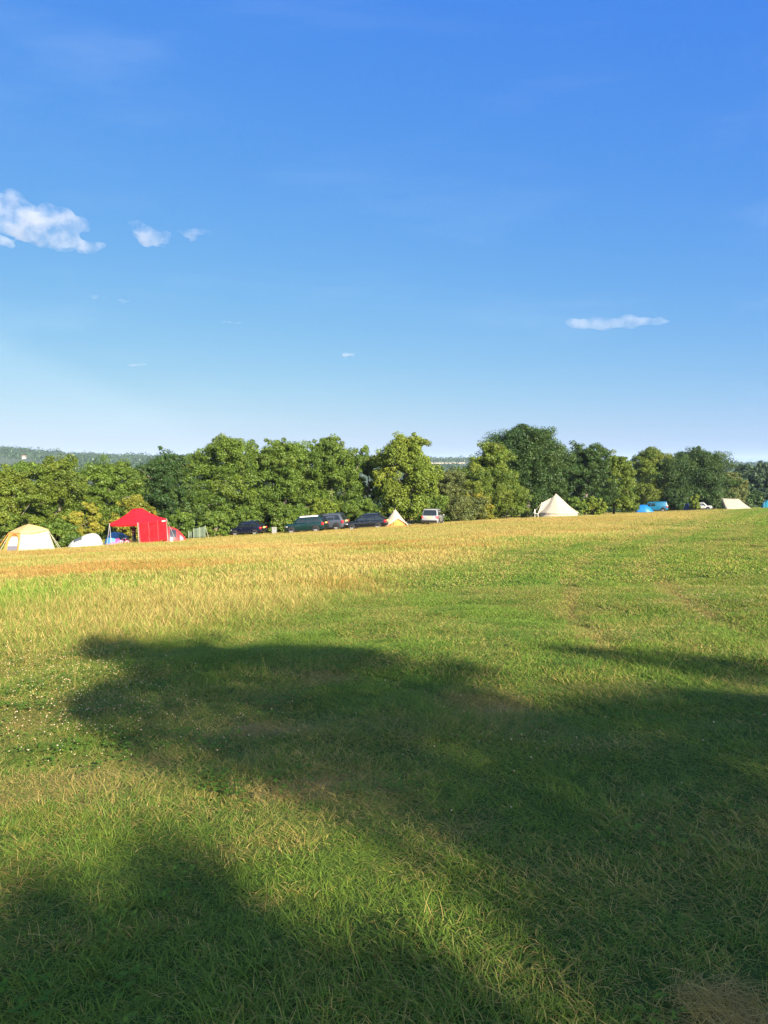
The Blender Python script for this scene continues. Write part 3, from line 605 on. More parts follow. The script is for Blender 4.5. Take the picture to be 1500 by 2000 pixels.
# ------------------------------------------------------------------ trees behind the viewpoint whose shade falls over the meadow
def inpoly(P, poly):
    x, y = P[:, 0], P[:, 1]; c = np.zeros(len(P), bool); n = len(poly)
    for i in range(n):
        x0, y0 = poly[i]; x1, y1 = poly[(i + 1) % n]
        k = ((y0 > y) != (y1 > y)) & (x < (x1 - x0) * (y - y0) / (y1 - y0 + 1e-12) + x0); c ^= k
    return c
def shade_tree(label, shapes, smin, smax, seed, mat, filt=True):
    r = np.random.default_rng(seed); C = []; Rr = []
    for poly, dens, rad, bot in shapes:
        filt = rad == .27
        G = np.array([gpx(u, v)[:2] for u, v in poly if v > 1150]); G = np.concatenate([G, np.array(bot)]) if len(bot) else G
        lo, hi = G.min(0), G.max(0); area = (hi[0] - lo[0]) * (hi[1] - lo[1]); n = int(area * dens)
        P = lo + r.uniform(0, 1, (n, 2)) * (hi - lo); P = P[inpoly(P, G)]; P = P[(not filt) | ((P[:, 0] < .3) & (P[:, 1] > 6.8)) | ((fbm(P[:, 0] * 1.1, P[:, 1] * .55, seed + 60, 2) + r.uniform(-.12, .12, len(P))) > .27)]
        s = smin + (smax - smin) * np.clip(.5 + .5 * np.sin(P[:, 0] * 1.1 + seed) * .6 + r.normal(0, .25, len(P)), 0, 1)
        g = np.stack([P[:, 0], P[:, 1], H(P[:, 0], P[:, 1])], -1) + s[:, None] * SUN
        rr = rad * r.uniform(.6, 1.3, len(P)); C.append(g); Rr.append(np.stack([rr, rr, rr * .6], -1))
    C, Rr = np.concatenate(C), np.concatenate(Rr)
    ce = C.mean(0); bx, by = ce[0], ce[1]; bz = h1(bx, by)
    root = empty('shade_tree', label, 'tree', (bx, by, bz), 0, 'trees whose shade falls over the near grass')
    o = np.array([bx, by, bz]); V, Q = leaf_cards(C - o, Rr, 26, .085, r); t = np.clip(np.repeat(r.uniform(0, 1, len(C) * 26), 4), 0, 1)
    link('crown', mesh_np('crown', V, Q, 4, np.stack([t, t * .4, t, np.ones_like(t)], -1), 'tint'), mat, root)
    trunk_mb((C[:, 2] - bz).max(), .3, C - o, seed).build('trunk', barkmat(), root, True)
MAIN = [(178, 1253), (300, 1262), (400, 1249), (480, 1264), (600, 1264), (740, 1278), (860, 1292), (1000, 1327), (1090, 1360), (1140, 1378), (1190, 1350), (1270, 1328), (1400, 1345), (1500, 1360), (1640, 1390), (2300, 1500), (2600, 2000), (1900, 2100), (1560, 2100), (1330, 2040),
        (1210, 1940), (1150, 1870), (1070, 1800), (990, 1735), (905, 1675), (820, 1625), (735, 1595), (650, 1565), (560, 1555), (470, 1560), (390, 1550), (340, 1515), (270, 1465), (200, 1430), (140, 1395), (150, 1355), (262, 1325), (285, 1300), (190, 1280)]
ARM = [(1040, 1254), (1150, 1262), (1330, 1276), (1500, 1292), (1750, 1300), (1900, 1345), (1500, 1335), (1380, 1320), (1250, 1302), (1130, 1278)]
LOW = [(60, 1740), (110, 1700), (200, 1680), (300, 1655), (400, 1655), (450, 1690), (480, 1740), (500, 1800), (600, 1850), (720, 1890), (850, 1920), (980, 1960), (1080, 2010), (1150, 2100), (700, 2100), (200, 2100), (-150, 2050), (-60, 1850)]
shade_tree('leafy tree behind the viewpoint, its crown shading the middle of the near grass', [(MAIN, 12.5, .27, []), (ARM, 5, .26, [])], 24, 30, 3, G_THIN)
shade_tree('second leafy tree behind the viewpoint, shading the nearest strip of grass', [(LOW, 14, .24, [])], 21, 25, 8, G_THIN, False)

# ------------------------------------------------------------------ far hills, their woods and pale fields
RU = np.array([-500, -100, 0, 40, 60, 90, 120, 200, 260, 330, 380, 600, 850, 905, 1100, 1420, 1500, 1700, 2100]); RV = np.array([884, 879, 878, 878.5, 880, 884, 884, 888, 889, 890, 889, 891, 894, 893.5, 897, 904, 903, 902, 905])
def hill_z(x, y):
    rr = np.hypot(x, y); u = CX + F * x / np.maximum(y, 1); top = EYE + (905 - np.interp(u, RU, RV)) / F * 2200 - 11
    return -48 + (top + 48) * sstep(700, 2250, rr) ** .8 + (fbm(x * .004, y * .004, 91) - .5) * 9 - .02 * np.clip(rr - 2250, 0, 900)
az = np.linspace(R(-50), R(50), 140); rad = np.concatenate([np.linspace(700, 2400, 60), [2700, 3200]])
AZ, RD = np.meshgrid(az, rad); hx, hy = RD * np.sin(AZ), RD * np.cos(AZ); hz = hill_z(hx, hy); hz[-1] -= 60
I = np.arange(hx.size).reshape(hx.shape); Q = np.stack([I[:-1, :-1], I[:-1, 1:], I[1:, 1:], I[1:, :-1]], -1).reshape(-1, 4)
hm, q, out = newmat('hill_land'); tc = q.n('ShaderNodeTexCoord'); nz = q.n('ShaderNodeTexNoise', ins={'Vector': tc.outputs['Object'], 'Scale': .012, 'Detail': 5.})
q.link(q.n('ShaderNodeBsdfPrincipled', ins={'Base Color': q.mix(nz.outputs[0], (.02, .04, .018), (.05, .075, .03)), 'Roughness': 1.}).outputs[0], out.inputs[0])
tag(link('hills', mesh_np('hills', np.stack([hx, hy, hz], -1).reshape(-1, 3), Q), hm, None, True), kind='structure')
def field_patch(name, u0, u1, r0, r1, lift=1.0):
    uu = np.linspace(u0, u1, 24); V = []; wob = fbm(uu * .05, uu * 0, 5) * 30
    for k in range(5):
        rr = r0 + (r1 - r0) * k / 4 + wob; a_ = np.arctan((uu - CX) / F); x, y = rr * np.sin(a_), rr * np.cos(a_); V.append(np.stack([x, y, hill_z(x, y) + lift], -1))
    I = np.arange(5 * 24).reshape(5, 24); Q = np.stack([I[:-1, :-1], I[:-1, 1:], I[1:, 1:], I[1:, :-1]], -1).reshape(-1, 4)
    tag(link(name, mesh_np(name, np.concatenate(V), Q), paint('stubble', (.50, .42, .27), .95, var=.1, scale=.02)), kind='structure')
field_patch('stubble_field', 842, 908, 1790, 1900); field_patch('stubble_field', 57, 70, 1500, 1530)
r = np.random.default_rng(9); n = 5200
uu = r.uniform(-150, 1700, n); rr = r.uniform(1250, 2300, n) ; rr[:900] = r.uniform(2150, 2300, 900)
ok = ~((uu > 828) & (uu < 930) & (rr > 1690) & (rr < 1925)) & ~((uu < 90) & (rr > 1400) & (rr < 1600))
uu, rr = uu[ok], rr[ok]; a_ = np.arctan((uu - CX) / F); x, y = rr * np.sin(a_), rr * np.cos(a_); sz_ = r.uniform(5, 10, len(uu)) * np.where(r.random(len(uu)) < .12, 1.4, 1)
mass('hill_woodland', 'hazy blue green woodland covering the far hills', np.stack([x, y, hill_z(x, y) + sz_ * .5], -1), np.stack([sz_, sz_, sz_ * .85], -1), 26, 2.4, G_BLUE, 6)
# small white house far off between the fields
x, y = 1640 * math.sin(math.atan((48 - CX) / F)), 1640 * math.cos(math.atan((48 - CX) / F)); z = float(hill_z(np.array([x]), np.array([y]))[0])
hs_ = empty('farmhouse', 'tiny white farmhouse far off below the wooded hill, at the left', 'house', (x, y, z))
MB().box((0, 0, 2.5), (8, 5, 5)).build('wall', paint('render_white', (.3, .29, .27), .8), hs_)
MB().prism([(-4.3, -2.9, 5), (-4.3, 2.9, 5), (-4.3, 0, 7.2)], (8.6, 0, 0)).build('roof', paint('tile_red', (.22, .12, .08), .9), hs_)
# ------------------------------------------------------------------ tents
CREAM = paint('canvas_cream', (.385, .335, .26), .85, var=.05, scale=1.2, trans=.12)
WHITE = paint('fabric_white', (.45, .445, .43), .7, var=.04, scale=2, trans=.15)
ORANGE = paint('fabric_orange', (.72, .38, .09), .75, var=.05, scale=2, trans=.2)
RUSTC = paint('canvas_rust', (.55, .22, .05), .85, var=.08, scale=2, trans=.15)
RED = paint('fabric_red', (.58, .006, .014), .6, var=.08, scale=3, trans=.18)
REDPALE = paint('fabric_red_seam', (.80, .06, .07), .6, var=.05)
REDT = paint('tent_red', (.62, .035, .035), .6, var=.08, trans=.15)
GREYMESH = paint('mesh_grey', (.22, .21, .26), .8, var=.08)
DARKMESH = paint('mesh_dark', (.025, .03, .045), .5)
BLUE = paint('fabric_blue', (.07, .22, .46), .5, var=.12, scale=2, trans=.15)
SKYB = paint('fabric_sky_blue', (.006, .15, .48), .5, var=.08, scale=2, trans=.15)
TURQ = paint('fabric_turquoise', (.03, .25, .35), .5, var=.08, trans=.15)
NAVY = paint('fabric_navy', (.02, .045, .12), .6, var=.1, trans=.08)
ROPE = paint('rope', (.35, .32, .26), .9); POLE = paint('pole_grey', (.55, .53, .50), .4, .6); DPOLE = paint('pole_dark', (.05, .05, .05), .5)
WIND = paint('windbreak_green', (.11, .145, .10), .85, var=.06, trans=.25)
def bil(A, B, C, D, s, h, off=0):
    A, B, C, D = map(Vector, (A, B, C, D)); p = (A * (1 - s) + B * s) * (1 - h) + (D * (1 - s) + C * s) * h
    if off:
        n = (B - A).cross(D - A).normalized(); p = p + n * off
    return p
def face_grid(A, B, C, D, s0, s1, h0, h1_, n=8, m=5, off=0, wob=None):
    return [[bil(A, B, C, D, s0 + (s1 - s0) * i / n, h0 + (h1_ - h0) * j / m, off + (wob(i / n, j / m) if wob else 0)) for j in range(m + 1)] for i in range(n + 1)]
def guy(root, a, b, r=.012, nm='guy_rope', m=None): MB().tube([a, b], r, 5).build(nm, m or ROPE, root)

# cream cabin tent with orange roof
Y = 58; s = Y / F; x, y, z = at(60, Y); gr = empty('cabin_tent', 'cream cabin tent with orange roof and arched mesh door, at the left edge', 'tent', (x, y, z))
B0 = {'A': (-2.16, .9), 'B': (-.93, -1.2), 'C': (1.93, -.2), 'D': (.70, 1.9)}; cen = Vector((-.11, .35, 0))
th = turn(gr)
def gz(px, py): px = px * math.cos(th); return h1(x + px * math.cos(th) - py * math.sin(th), y + px * math.sin(th) + py * math.cos(th)) - z
base = {k: Vector((p[0], p[1], gz(*p) - .03)) for k, p in B0.items()}
topz = 1.62; top = {k: cen + (Vector((p[0], p[1], 0)) - cen) * .72 + Vector((0, 0, topz + .045 * (p[0] - .3))) for k, p in B0.items()}
apex = cen + Vector((0, 0, 2.12))
for a, b in (('B', 'C'), ('C', 'D'), ('D', 'A')):
    MB().grid(face_grid(base[a], base[b], top[b], top[a], 0, 1, 0, 1, 14, 8, 0, lambda i, j: .02 * math.sin(i * 19) * math.sin(j * 3.1))).build('wall_panel', CREAM, gr, True, .01)
MB().grid(face_grid(base['B'], base['C'], top['C'], top['B'], .235, .25, .02, .93, 1, 6, .03)).build('wall_seam', paint('seam_cream', (.55, .48, .40), .9), gr)
MB().box((top['B'] * .35 + top['C'] * .65) + Vector((.02, -.07, -.12)), (.05, .02, .06)).build('vent_tag', DARKMESH, gr)
arch = [(.12, .03)] + [(.12, .12), (.11, .4)] + [(.5 - .39 * math.cos(t), .58 + .34 * math.sin(t)) for t in np.linspace(0, math.pi, 13)] + [(.89, .4), (.88, .12), (.88, .03)]
outer = [(0, 0)] + [(0, .12), (0, .4)] + [(0, .58)] + [(0, .75), (0, 1), (.15, 1), (.3, 1), (.42, 1), (.5, 1), (.58, 1), (.7, 1), (.85, 1), (1, 1), (1, .75), (1, .58)] + [(1, .4), (1, .12), (1, 0)]
F4 = (base['A'], base['B'], top['B'], top['A'])
MB().ring([bil(*F4, *p) for p in outer], [bil(*F4, *p) for p in arch]).build('door_surround', ORANGE, gr, False, .015)
MB().ring([bil(*F4, *p, .012) for p in arch], [bil(*F4, .5 + (p[0] - .5) * .88, .03 + (p[1] - .03) * .95, -.06) for p in arch]).build('door_edge', RUSTC, gr)
def inner(h0, h1_):
    P = []
    for k in range(9):
        h = h0 + (h1_ - h0) * k / 8; w_ = .36 if h < .58 else .36 * math.sqrt(max(0, 1 - ((h - .58) / .32) ** 2))
        P.append([bil(*F4, .5 - w_, h, -.06), bil(*F4, .5, h, -.06), bil(*F4, .5 + w_, h, -.06)])
    return MB().grid(P)
inner(.36, .80).build('door_panel', paint('mesh_pale', (.66, .58, .52), .9), gr); inner(.80, .9).build('door_header', RUSTC, gr); inner(.03, .36).build('door_screen', GREYMESH, gr)
rf = MB()
for a, b in (('A', 'B'), ('B', 'C'), ('C', 'D'), ('D', 'A')):
    T1, T2 = top[a] + (top[a] - apex) * .01, top[b] + (top[b] - apex) * .01
    rows = []
    for i in range(13):
        e = T1.lerp(T2, i / 12); od = Vector((e.x - cen.x, e.y - cen.y, 0)).normalized() * .03
        dr = (.10 + .10 * math.sin(math.pi * i / 12) ** 2 + .05 * abs(math.sin(i / 12 * 2 * math.pi))) if a != 'A' else .04
        rows.append([apex.lerp(e, .0), apex.lerp(e, .35) + Vector((0, 0, .03)), apex.lerp(e, .7) + Vector((0, 0, .035)), e + od, e + od * 1.6 - Vector((0, 0, dr))])
    rf.grid(rows)
rf.build('roof', paint('roof_orange', (.58, .38, .16), .75, var=.05, scale=2, trans=.2), gr, True, .012)
C2 = top['C']
guy(gr, C2, (2.25, .1, gz(2.25, .1)), .022, 'guy_rope'); guy(gr, C2 + Vector((-.02, .1, -.05)), (2.45, .5, gz(2.4, .5)), .02)
guy(gr, top['A'], (-2.75, .7, gz(-2.7, .7)), .022, m=RUSTC); guy(gr, top['A'] + Vector((0, .05, -.2)), (-2.45, .5, gz(-2.4, .5)), .022, m=CREAM)

def shell(prof, depth, nphi=14, off=0, xr=None, pr=(0, 1), n=28, skew=0, yoff=0):
    """rows of a fabric tunnel: prof = (x, height) outline, section a half ellipse"""
    px = [p[0] for p in prof]; pz = [p[1] for p in prof]; mx = max(pz); x0, x1 = xr or (px[0], px[-1]); P = []
    for i in range(n + 1):
        X = x0 + (x1 - x0) * i / n; h = float(np.interp(X, px, pz)); D_ = depth * (h / mx) ** .55 if h > 0 else .02
        row = []
        for j in range(nphi + 1):
            a = math.pi * (pr[0] + (pr[1] - pr[0]) * j / nphi); k = 1 + off
            row.append((X + skew * math.sin(a) * h, -math.cos(a) * D_ * k + yoff, max(math.sin(a), 0) * h * k - .05))
        P.append(row)
    return P
def smoothprof(pts_, n=40):
    xs_ = np.linspace(pts_[0][0], pts_[-1][0], n); zs = np.interp(xs_, [p[0] for p in pts_], [p[1] for p in pts_])
    for _ in range(3): zs[1:-1] = (zs[:-2] + zs[1:-1] * 2 + zs[2:]) / 4
    return list(zip(xs_, zs))
def pxprof(lst, u0, vb, Y): s_ = Y / F; return smoothprof([((u - u0) * s_, max((vb - v) * s_, 0)) for u, v in lst])
# white pop-up tent
Y = 66; x, y, z = at(168, Y); vb = 1073; t = empty('popup_tent', 'low white pop-up tent with a dark grey roof patch, between cabin tent and blue tent', 'tent', (x, y, z), R(0)); turn(t)
pf = pxprof([(131, 1073), (134, 1068), (142, 1059), (150, 1055), (160, 1052), (168, 1048), (178, 1045.5), (188, 1046), (196, 1052), (201, 1061), (204, 1073)], 168, vb, Y)
MB().grid(shell(pf, .95)).build('flysheet', WHITE, t, True, .008)
pf2 = pxprof([(133, 1073), (138, 1066), (148, 1060), (158, 1056.5), (170, 1060), (182, 1067), (192, 1073)], 168, vb, Y)
MB().grid(shell(pf2, .8, yoff=-.45)).build('porch', WHITE, t, True, .008)
MB().grid(shell(pf, .95, 6, .03, (-1.05, -.35), (.26, .5), 10)).build('roof_patch', paint('patch_grey', (.05, .065, .07), .7), t, True, .02)
for ph_ in (.24, .42):
    MB().tube([Vector(r_[0]) for r_ in shell(pf, .95, 1, .014, (-1.2, 1.35), (ph_, ph_), 24)], .014, 5).build('piping', paint('piping_grey', (.25, .25, .26), .7), t)
# blue dome tent
Y = 69; x, y, z = at(230, Y); vb = 1068; t = empty('dome_tent', 'blue dome tent under the left edge of the red gazebo', 'tent', (x, y, z)); turn(t)
pf = pxprof([(202, 1068), (205, 1058), (210, 1048), (216, 1042), (222, 1040.5), (230, 1042), (240, 1044), (248, 1049), (254, 1058), (258, 1068)], 230, vb, Y)
MB().grid(shell(pf, 1.1)).build('flysheet', BLUE, t, True, .008)
MB().grid(shell(pf, 1.1, 8, .015, (.0, 1.0), (.08, .36), 12)).build('door', paint('mesh_teal', (.03, .10, .14), .6), t, True)
for xx in (-.55, .05, .7): MB().tube([Vector(r_) for r_ in shell(pf, 1.1, 12, .02, (xx, xx + .15), (0, 1), 1)[0]], .018, 5).build('pole_sleeve', paint('sleeve_blue', (.25, .40, .60), .6), t)
# red gazebo
Y = 65; x, y, z = at(272, Y); t = empty('gazebo', 'bright red pop-up gazebo with one hanging side wall', 'gazebo', (x, y, z)); t.rotation_euler = (0, -math.atan(.045), 0); turn(t)
N_ = Vector((0, 0, 0)); L_ = Vector((-2.42, 1.55, 0)); R_ = Vector((2.55, 2.9, 0)); Bk = L_ + R_; ez = 1.93
cn = [N_, R_, Bk, L_]; cc = Bk * .5; rdir = (R_ - N_).normalized()
ra, rb = cc - rdir * .52 + Vector((0, 0, 3.02)), cc + rdir * .42 + Vector((0, 0, 3.02)); rw = (L_ - N_).normalized() * .12
rtop = [ra - rw, rb - rw, rb + rw, ra + rw]
rf = MB(); vl = MB()
for k in range(4):
    a, b = cn[k] + Vector((0, 0, ez)), cn[(k + 1) % 4] + Vector((0, 0, ez)); ta, tb = rtop[k], rtop[(k + 1) % 4]; rows = []; vr = []
    for i in range(13):
        f = i / 12; e = a.lerp(b, f); tp = ta.lerp(tb, f); col_ = []
        for j in range(9):
            g_ = j / 8; p = e.lerp(tp, g_); p.z = e.z + (tp.z - e.z) * (.55 * g_ + .45 * g_ ** 2.2) - .05 * math.sin(math.pi * f) * (1 - g_); col_.append(p)
        rows.append(col_); o_ = (Vector((e.x, e.y, 0)) - Vector((cc.x, cc.y, 0))).normalized() * .02
        vr.append([col_[0] + Vector((0, 0, .002)), col_[0] + o_ - Vector((0, 0, .11)), col_[0] + o_ * 1.3 - Vector((0, 0, .26 + .012 * math.sin(i * 2.4)))])
    rf.grid(rows); vl.grid(vr)
rf.poly(rtop); rf.build('roof', RED, t, True, .008); vl.build('valance', RED, t, True, .006)
def swob(i, j): return (.035 * math.sin(i * 9 + j * 6) + .03 * math.sin(i * 4 - j * 11)) * (1 - j) * math.sin(math.pi * min(i * 1.02, 1)) + .02 * math.sin(i * 17 + 4 * j)
SW = (N_ + Vector((.03, -.02, .02)), R_ + Vector((0, -.02, .03)), R_ + Vector((0, 0, ez - .05)), N_ + Vector((.03, 0, ez - .05)))
sw = MB().grid(face_grid(*SW, 0, 1, 0, 1, 40, 16, 0, swob)).build('side_wall', RED, t, True, .006)
for f in (.02, .34, .66, .985): MB().grid(face_grid(*SW, f - .008, f + .008, 0, 1, 1, 16, .02, lambda i, j, f=f: swob(f, j))).build('seam', REDPALE, sw)
for k, p in enumerate(cn):
    MB().tube([p + Vector((0, 0, -.25)), p + Vector((0, 0, ez))], .03, 6).build('leg', POLE, t)
e = R_.lerp(N_, .03) + Vector((0, -.04, ez - .14)); MB().grid([[e + (N_ - R_) * (.14 * i / 3) + Vector((0, 0, -.1 + .12 * j)) for j in range(2)] for i in range(4)]).build('label_patch', WHITE, t, False, .006)
guy(t, L_ + Vector((0, 0, ez)), L_ + Vector((-.35, -.5, 0)), .022, m=POLE); guy(t, R_ + Vector((0, 0, ez)), R_ + Vector((.7, -.3, 0)), .012)
# red tunnel tent
Y = 70; x, y, z = at(338, Y); vb = 1058; t = empty('tunnel_tent', 'dull red tunnel tent with dark windows right of the gazebo wall', 'tent', (x, y, z)); turn(t)
pf = pxprof([(300, 1058), (304, 1030), (318, 1026), (332, 1026), (340, 1028), (349, 1033), (357, 1041), (363, 1050), (367.5, 1058)], 338, vb, Y)
MB().grid(shell(pf, 1.3, 18)).build('flysheet', REDT, t, True, .01)
def patch(nm, m, a, b, p0, p1, off=.012, pfv=None, d=1.3): MB().grid(shell(pfv or pf, d, 8, off, (a, b), (p0, p1), 10)).build(nm, m, t, True)
patch('window', DARKMESH, -.28, .30, .14, .37); patch('door', paint('panel_pale', (.62, .42, .40), .8), -.26, -.02, .02, .14); patch('door', DARKMESH, .0, .1, .02, .14, .014)
patch('window', GREYMESH, .62, .95, .06, .26)
for xx in (-.3, .4, 1.05): MB().tube([Vector(r_) for r_ in shell(pf, 1.3, 14, .016, (xx, xx + .12), (0, 1), 1)[0]], .025, 5).build('pole_sleeve', REDPALE, t)
MB().tube([Vector(shell(pf, 1.3, 1, .03, (-.15, .4), (.36, .36), 1)[0][0]), Vector(shell(pf, 1.3, 1, .03, (-.15, .45), (.1, .1), 1)[1][0])], .03, 5).build('door_edging', REDPALE, t)
# pale green windbreak
Y = 82; x, y, z = at(394, Y); s = Y / F; t = empty('windbreak', 'pale green windbreak with a leaning end pole right of the red tents', 'windbreak', (x, y, z)); turn(t)
def hx_(u): return (u - 394) * s
MB().grid([[(hx_(u), .08 * math.sin(u * .5), 1.28 * k * (.82 + .18 * (u - 378) / 23) - .02) for k in (0, .25, .5, .75, 1)] for u in np.linspace(378, 401, 12)]).build('screen', WIND, t, True, .02)
MB().grid([[(hx_(u), .5 + .06 * math.sin(u * .7), .72 * k - .02) for k in (0, .5, 1)] for u in np.linspace(368, 378, 6)]).build('side_screen', WIND, t, True, .02)
for u, h_ in ((378, 1.12), (390, 1.25), (401, 1.38), (368, .85)): MB().tube([(hx_(u), 0 if u > 370 else .5, -.1), (hx_(u), 0 if u > 370 else .5, h_)], .03, 6).build('pole', paint('pole_green', (.2, .23, .16), .6), t)
guy(t, (hx_(401), 0, 1.3), (hx_(408), -.3, 0), .03, m=paint('pole_green', ()) if 'pole_green' in MATS else ROPE)
# small orange and cream bell tent
def cone_tent(root, Rb, ht, wallh, mat, a0=0, a1=2 * math.pi, zb=None, n=40, sag=.08, nm='canopy', scale=1, thick=.01, rx=1):
    rows = []
    for i in range(n + 1):
        a = a0 + (a1 - a0) * i / n; row = []
        k = .5 + .5 * math.cos(a * 10); lo = zb(a) if zb else wallh
        for j in range(9):
            f = j / 8; rr = Rb * (1 - f) * scale; zz = wallh + (ht - wallh) * f
            rr *= 1 - sag * math.sin(math.pi * f) - .03 * (1 - k) * (1 - f)
            if zz < lo: f2 = (lo - wallh) / (ht - wallh); rr = Rb * (1 - f2) * scale * (1 - sag * math.sin(math.pi * f2)); zz = lo
            row.append((math.cos(a) * rr * rx, math.sin(a) * rr, zz))
        rows.append(row)
    return MB().grid(rows).build(nm, mat, root, True, thick)
Y = 85; x, y, z = at(772, Y); s = Y / F; t = empty('bell_tent', 'small cream canopy tent with a rust orange front beside the black estate car', 'tent', (x, y, z + .05)); turn(t)
def ozb(a):
    d = ((a + math.pi / 2 + math.pi) % (2 * math.pi)) - math.pi
    return .95 - .75 * abs(d - .35) ** 1.3 if abs(d) < 1.25 else .12
cone_tent(t, 1.55, 1.95, .12, CREAM, zb=lambda a: max(.12, ozb(a)), sag=.05)
cone_tent(t, 1.5, 1.8, 0, RUSTC, nm='inner_tent', scale=.93, sag=.04)
for a in (-2.0, -1.75): MB().tube([(math.cos(a) * 1.43, math.sin(a) * 1.43, 0), (math.cos(a) * .6, math.sin(a) * .6, 1.0)], .02, 5).build('door_edge', paint('canvas_dark_rust', (.25, .08, .02), .9), t)
MB().tube([(0, 0, -.05), (0, 0, 2.0)], .03, 6).build('pole', POLE, t)
guy(t, (1.0, -.6, .6), (2.3, -.8, .0)); guy(t, (-.9, -.8, .6), (-1.9, -1.2, 0))
# big cream bell tent
Y = 96; x, y, z = at(1089, Y); s = Y / F; t = empty('bell_tent', 'large cream bell tent with a porch, standing in front of the oak', 'tent', (x, y, z + .12)); turn(t)
ap = Vector(((1085.3 - 1089) * s, 0, 2.9))
def off_cone(Rb, ht, wallh, n=48):
    rows = []
    for i in range(n + 1):
        a = 2 * math.pi * i / n; k = .5 + .5 * math.cos(a * 12); row = []
        for j in range(11):
            f = j / 10; rr = Rb * (1 - f) * (1 - .10 * math.sin(math.pi * f ** .8) - .02 * (1 - k) * (1 - f)); row.append((math.cos(a) * rr + ap.x * f, math.sin(a) * rr, wallh + (ht - wallh) * f))
        rows.append(row)
    return MB().grid(rows)
off_cone(2.62, 2.9, .58).build('canopy', CREAM, t, True, .01)
MB().grid([[(math.cos(a) * 2.5, math.sin(a) * 2.5, zz) for zz in (-.3, .1, .52)] for a in np.linspace(0, 2 * math.pi, 49)]).build('wall', CREAM, t, True, .01)
for a in np.linspace(0, 2 * math.pi, 12, endpoint=False):
    P = [Vector((math.cos(a) * 2.62 * (1 - f) * (1 - .10 * math.sin(math.pi * f ** .8)) * 1.004 + ap.x * f, math.sin(a) * 2.62 * (1 - f) * (1 - .10 * math.sin(math.pi * f ** .8)) * 1.004, .585 + 2.32 * f)) for f in np.linspace(0, .97, 8)]
    MB().tube(P, .012, 4).build('seam', paint('seam_cream', ()), t)
    if abs(math.sin(a)) < .98: guy(t, P[0], (math.cos(a) * 3.5, math.sin(a) * 3.5, h1(x + math.cos(a) * 3.5, y + math.sin(a) * 3.5) - z - .1), .01)
pk = Vector(((1057.5 - 1089) * s, -.5, 1.78)); pb1 = Vector(((1050 - 1089) * s, -1.25, .38)); pb2 = Vector(((1050 - 1089) * s, .6, .38)); apj = Vector((ap.x - .55, -.1, 2.42))
MB().add([apj, pk, pb1, (-1.75, -1.5, .5)], [(0, 1, 2, 3)]).build('porch_side', CREAM, t, False, .012); MB().add([apj, pk, pb2, (-1.75, 1.5, .5)], [(0, 1, 2, 3)]).build('porch_side', CREAM, t, False, .012)
MB().tube([(pk.x, pk.y, -.2), pk + Vector((0, 0, .12))], .025, 6).build('porch_pole', POLE, t)
guy(t, pk, ((1034 - 1089) * s, -1.0, -.1), .018); MB().tube([ap - Vector((0, 0, .05)), ap + Vector((0, 0, .08))], .05, 6, .02).build('finial', CREAM, t)
x2, y2, z2 = at(1048, 95.2); c = empty('folding_chair', 'small white folding chair at the left side of the bell tent', 'chair', (x2, y2, z2 + .2), R(70)); wm = paint('white_plastic', (.75, .72, .68), .5)
MB().box((0, 0, .42), (.45, .42, .03)).build('seat', wm, c, bevel=.008); MB().box((0, .22, .72), (.45, .03, .5)).build('backrest', wm, c, bevel=.008)
for sx in (-.2, .2):
    for sy in (-.19, .2): MB().tube([(sx, sy, -.2), (sx, sy, .41)], .015, 6).build('leg', wm, c)
# right end of the field
Y = 148; x, y, z = at(1259, Y); vb = 1000.5; t = empty('dome_tent', 'bright blue low dome tent in front of the blue van', 'tent', (x, y, z)); turn(t)
pf = pxprof([(1241, 1001), (1242.5, 992), (1244, 986.5), (1252, 985), (1261, 985), (1268, 989), (1274, 995), (1279, 1001)], 1259, vb, Y)
MB().grid(shell(pf, 1.3)).build('flysheet', SKYB, t, True, .01)
for xx in (-1.35, .35, .9): MB().tube([Vector(r_) for r_ in shell(pf, 1.3, 12, .02, (xx, xx + .1), (0, 1), 1)[0]], .03, 5).build('pole_sleeve', paint('sleeve_light', (.04, .26, .58), .5), t)
Y = 158; x, y, z = at(1343, Y); t = empty('ridge_tent', 'dark blue tent with one pale side, left of the white car', 'tent', (x, y, z + .1)); turn(t); s = Y / F
a1, b1, c1 = Vector((-.85, -.9, 0)), Vector((.95, -.6, 0)), Vector((.3, 1.5, 0)); tp = Vector((.1, 0, 1.42)); tp2 = Vector((-.45, .2, 1.3))
MB().add([a1, b1, tp, tp2, (-.9, 1.3, 0)], [(0, 1, 2, 3), (0, 3, 4)]).build('flysheet', NAVY, t, False, .01)
MB().add([b1, c1, tp], [(0, 1, 2)]).build('door_panel', paint('pale_blue', (.55, .62, .66), .7), t, False, .01)  # one side panel in a pale colour against the navy flysheet
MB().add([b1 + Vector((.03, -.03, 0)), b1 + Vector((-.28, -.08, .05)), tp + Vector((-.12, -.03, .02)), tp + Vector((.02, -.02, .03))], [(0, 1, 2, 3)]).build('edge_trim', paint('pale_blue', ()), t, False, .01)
Y = 150; x, y, z = at(1440, Y); s = Y / F; t = empty('ridge_tent', 'cream canvas ridge tent with a long sloping side at the far right', 'tent', (x, y, z)); turn(t)
P1 = Vector(((1409.5 - 1440) * s, 0, 2.08)); P2 = Vector(((1442 - 1440) * s, 0, 2.02)); f1 = Vector(((1419.5 - 1440) * s, -2.0, 0)); f2 = Vector(((1472 - 1440) * s, -1.6, 0)); k1 = f1 + Vector((-.6, 4, 0)); k2 = f2 + Vector((-.4, 3.4, 0))
def slope(a, b, c, d): return [[bil(a, b, c, d, i / 12, j / 6) + Vector((0, 0, -.10 * math.sin(math.pi * j / 6) * (1 - .5 * math.sin(math.pi * i / 12)))) for j in range(7)] for i in range(13)]
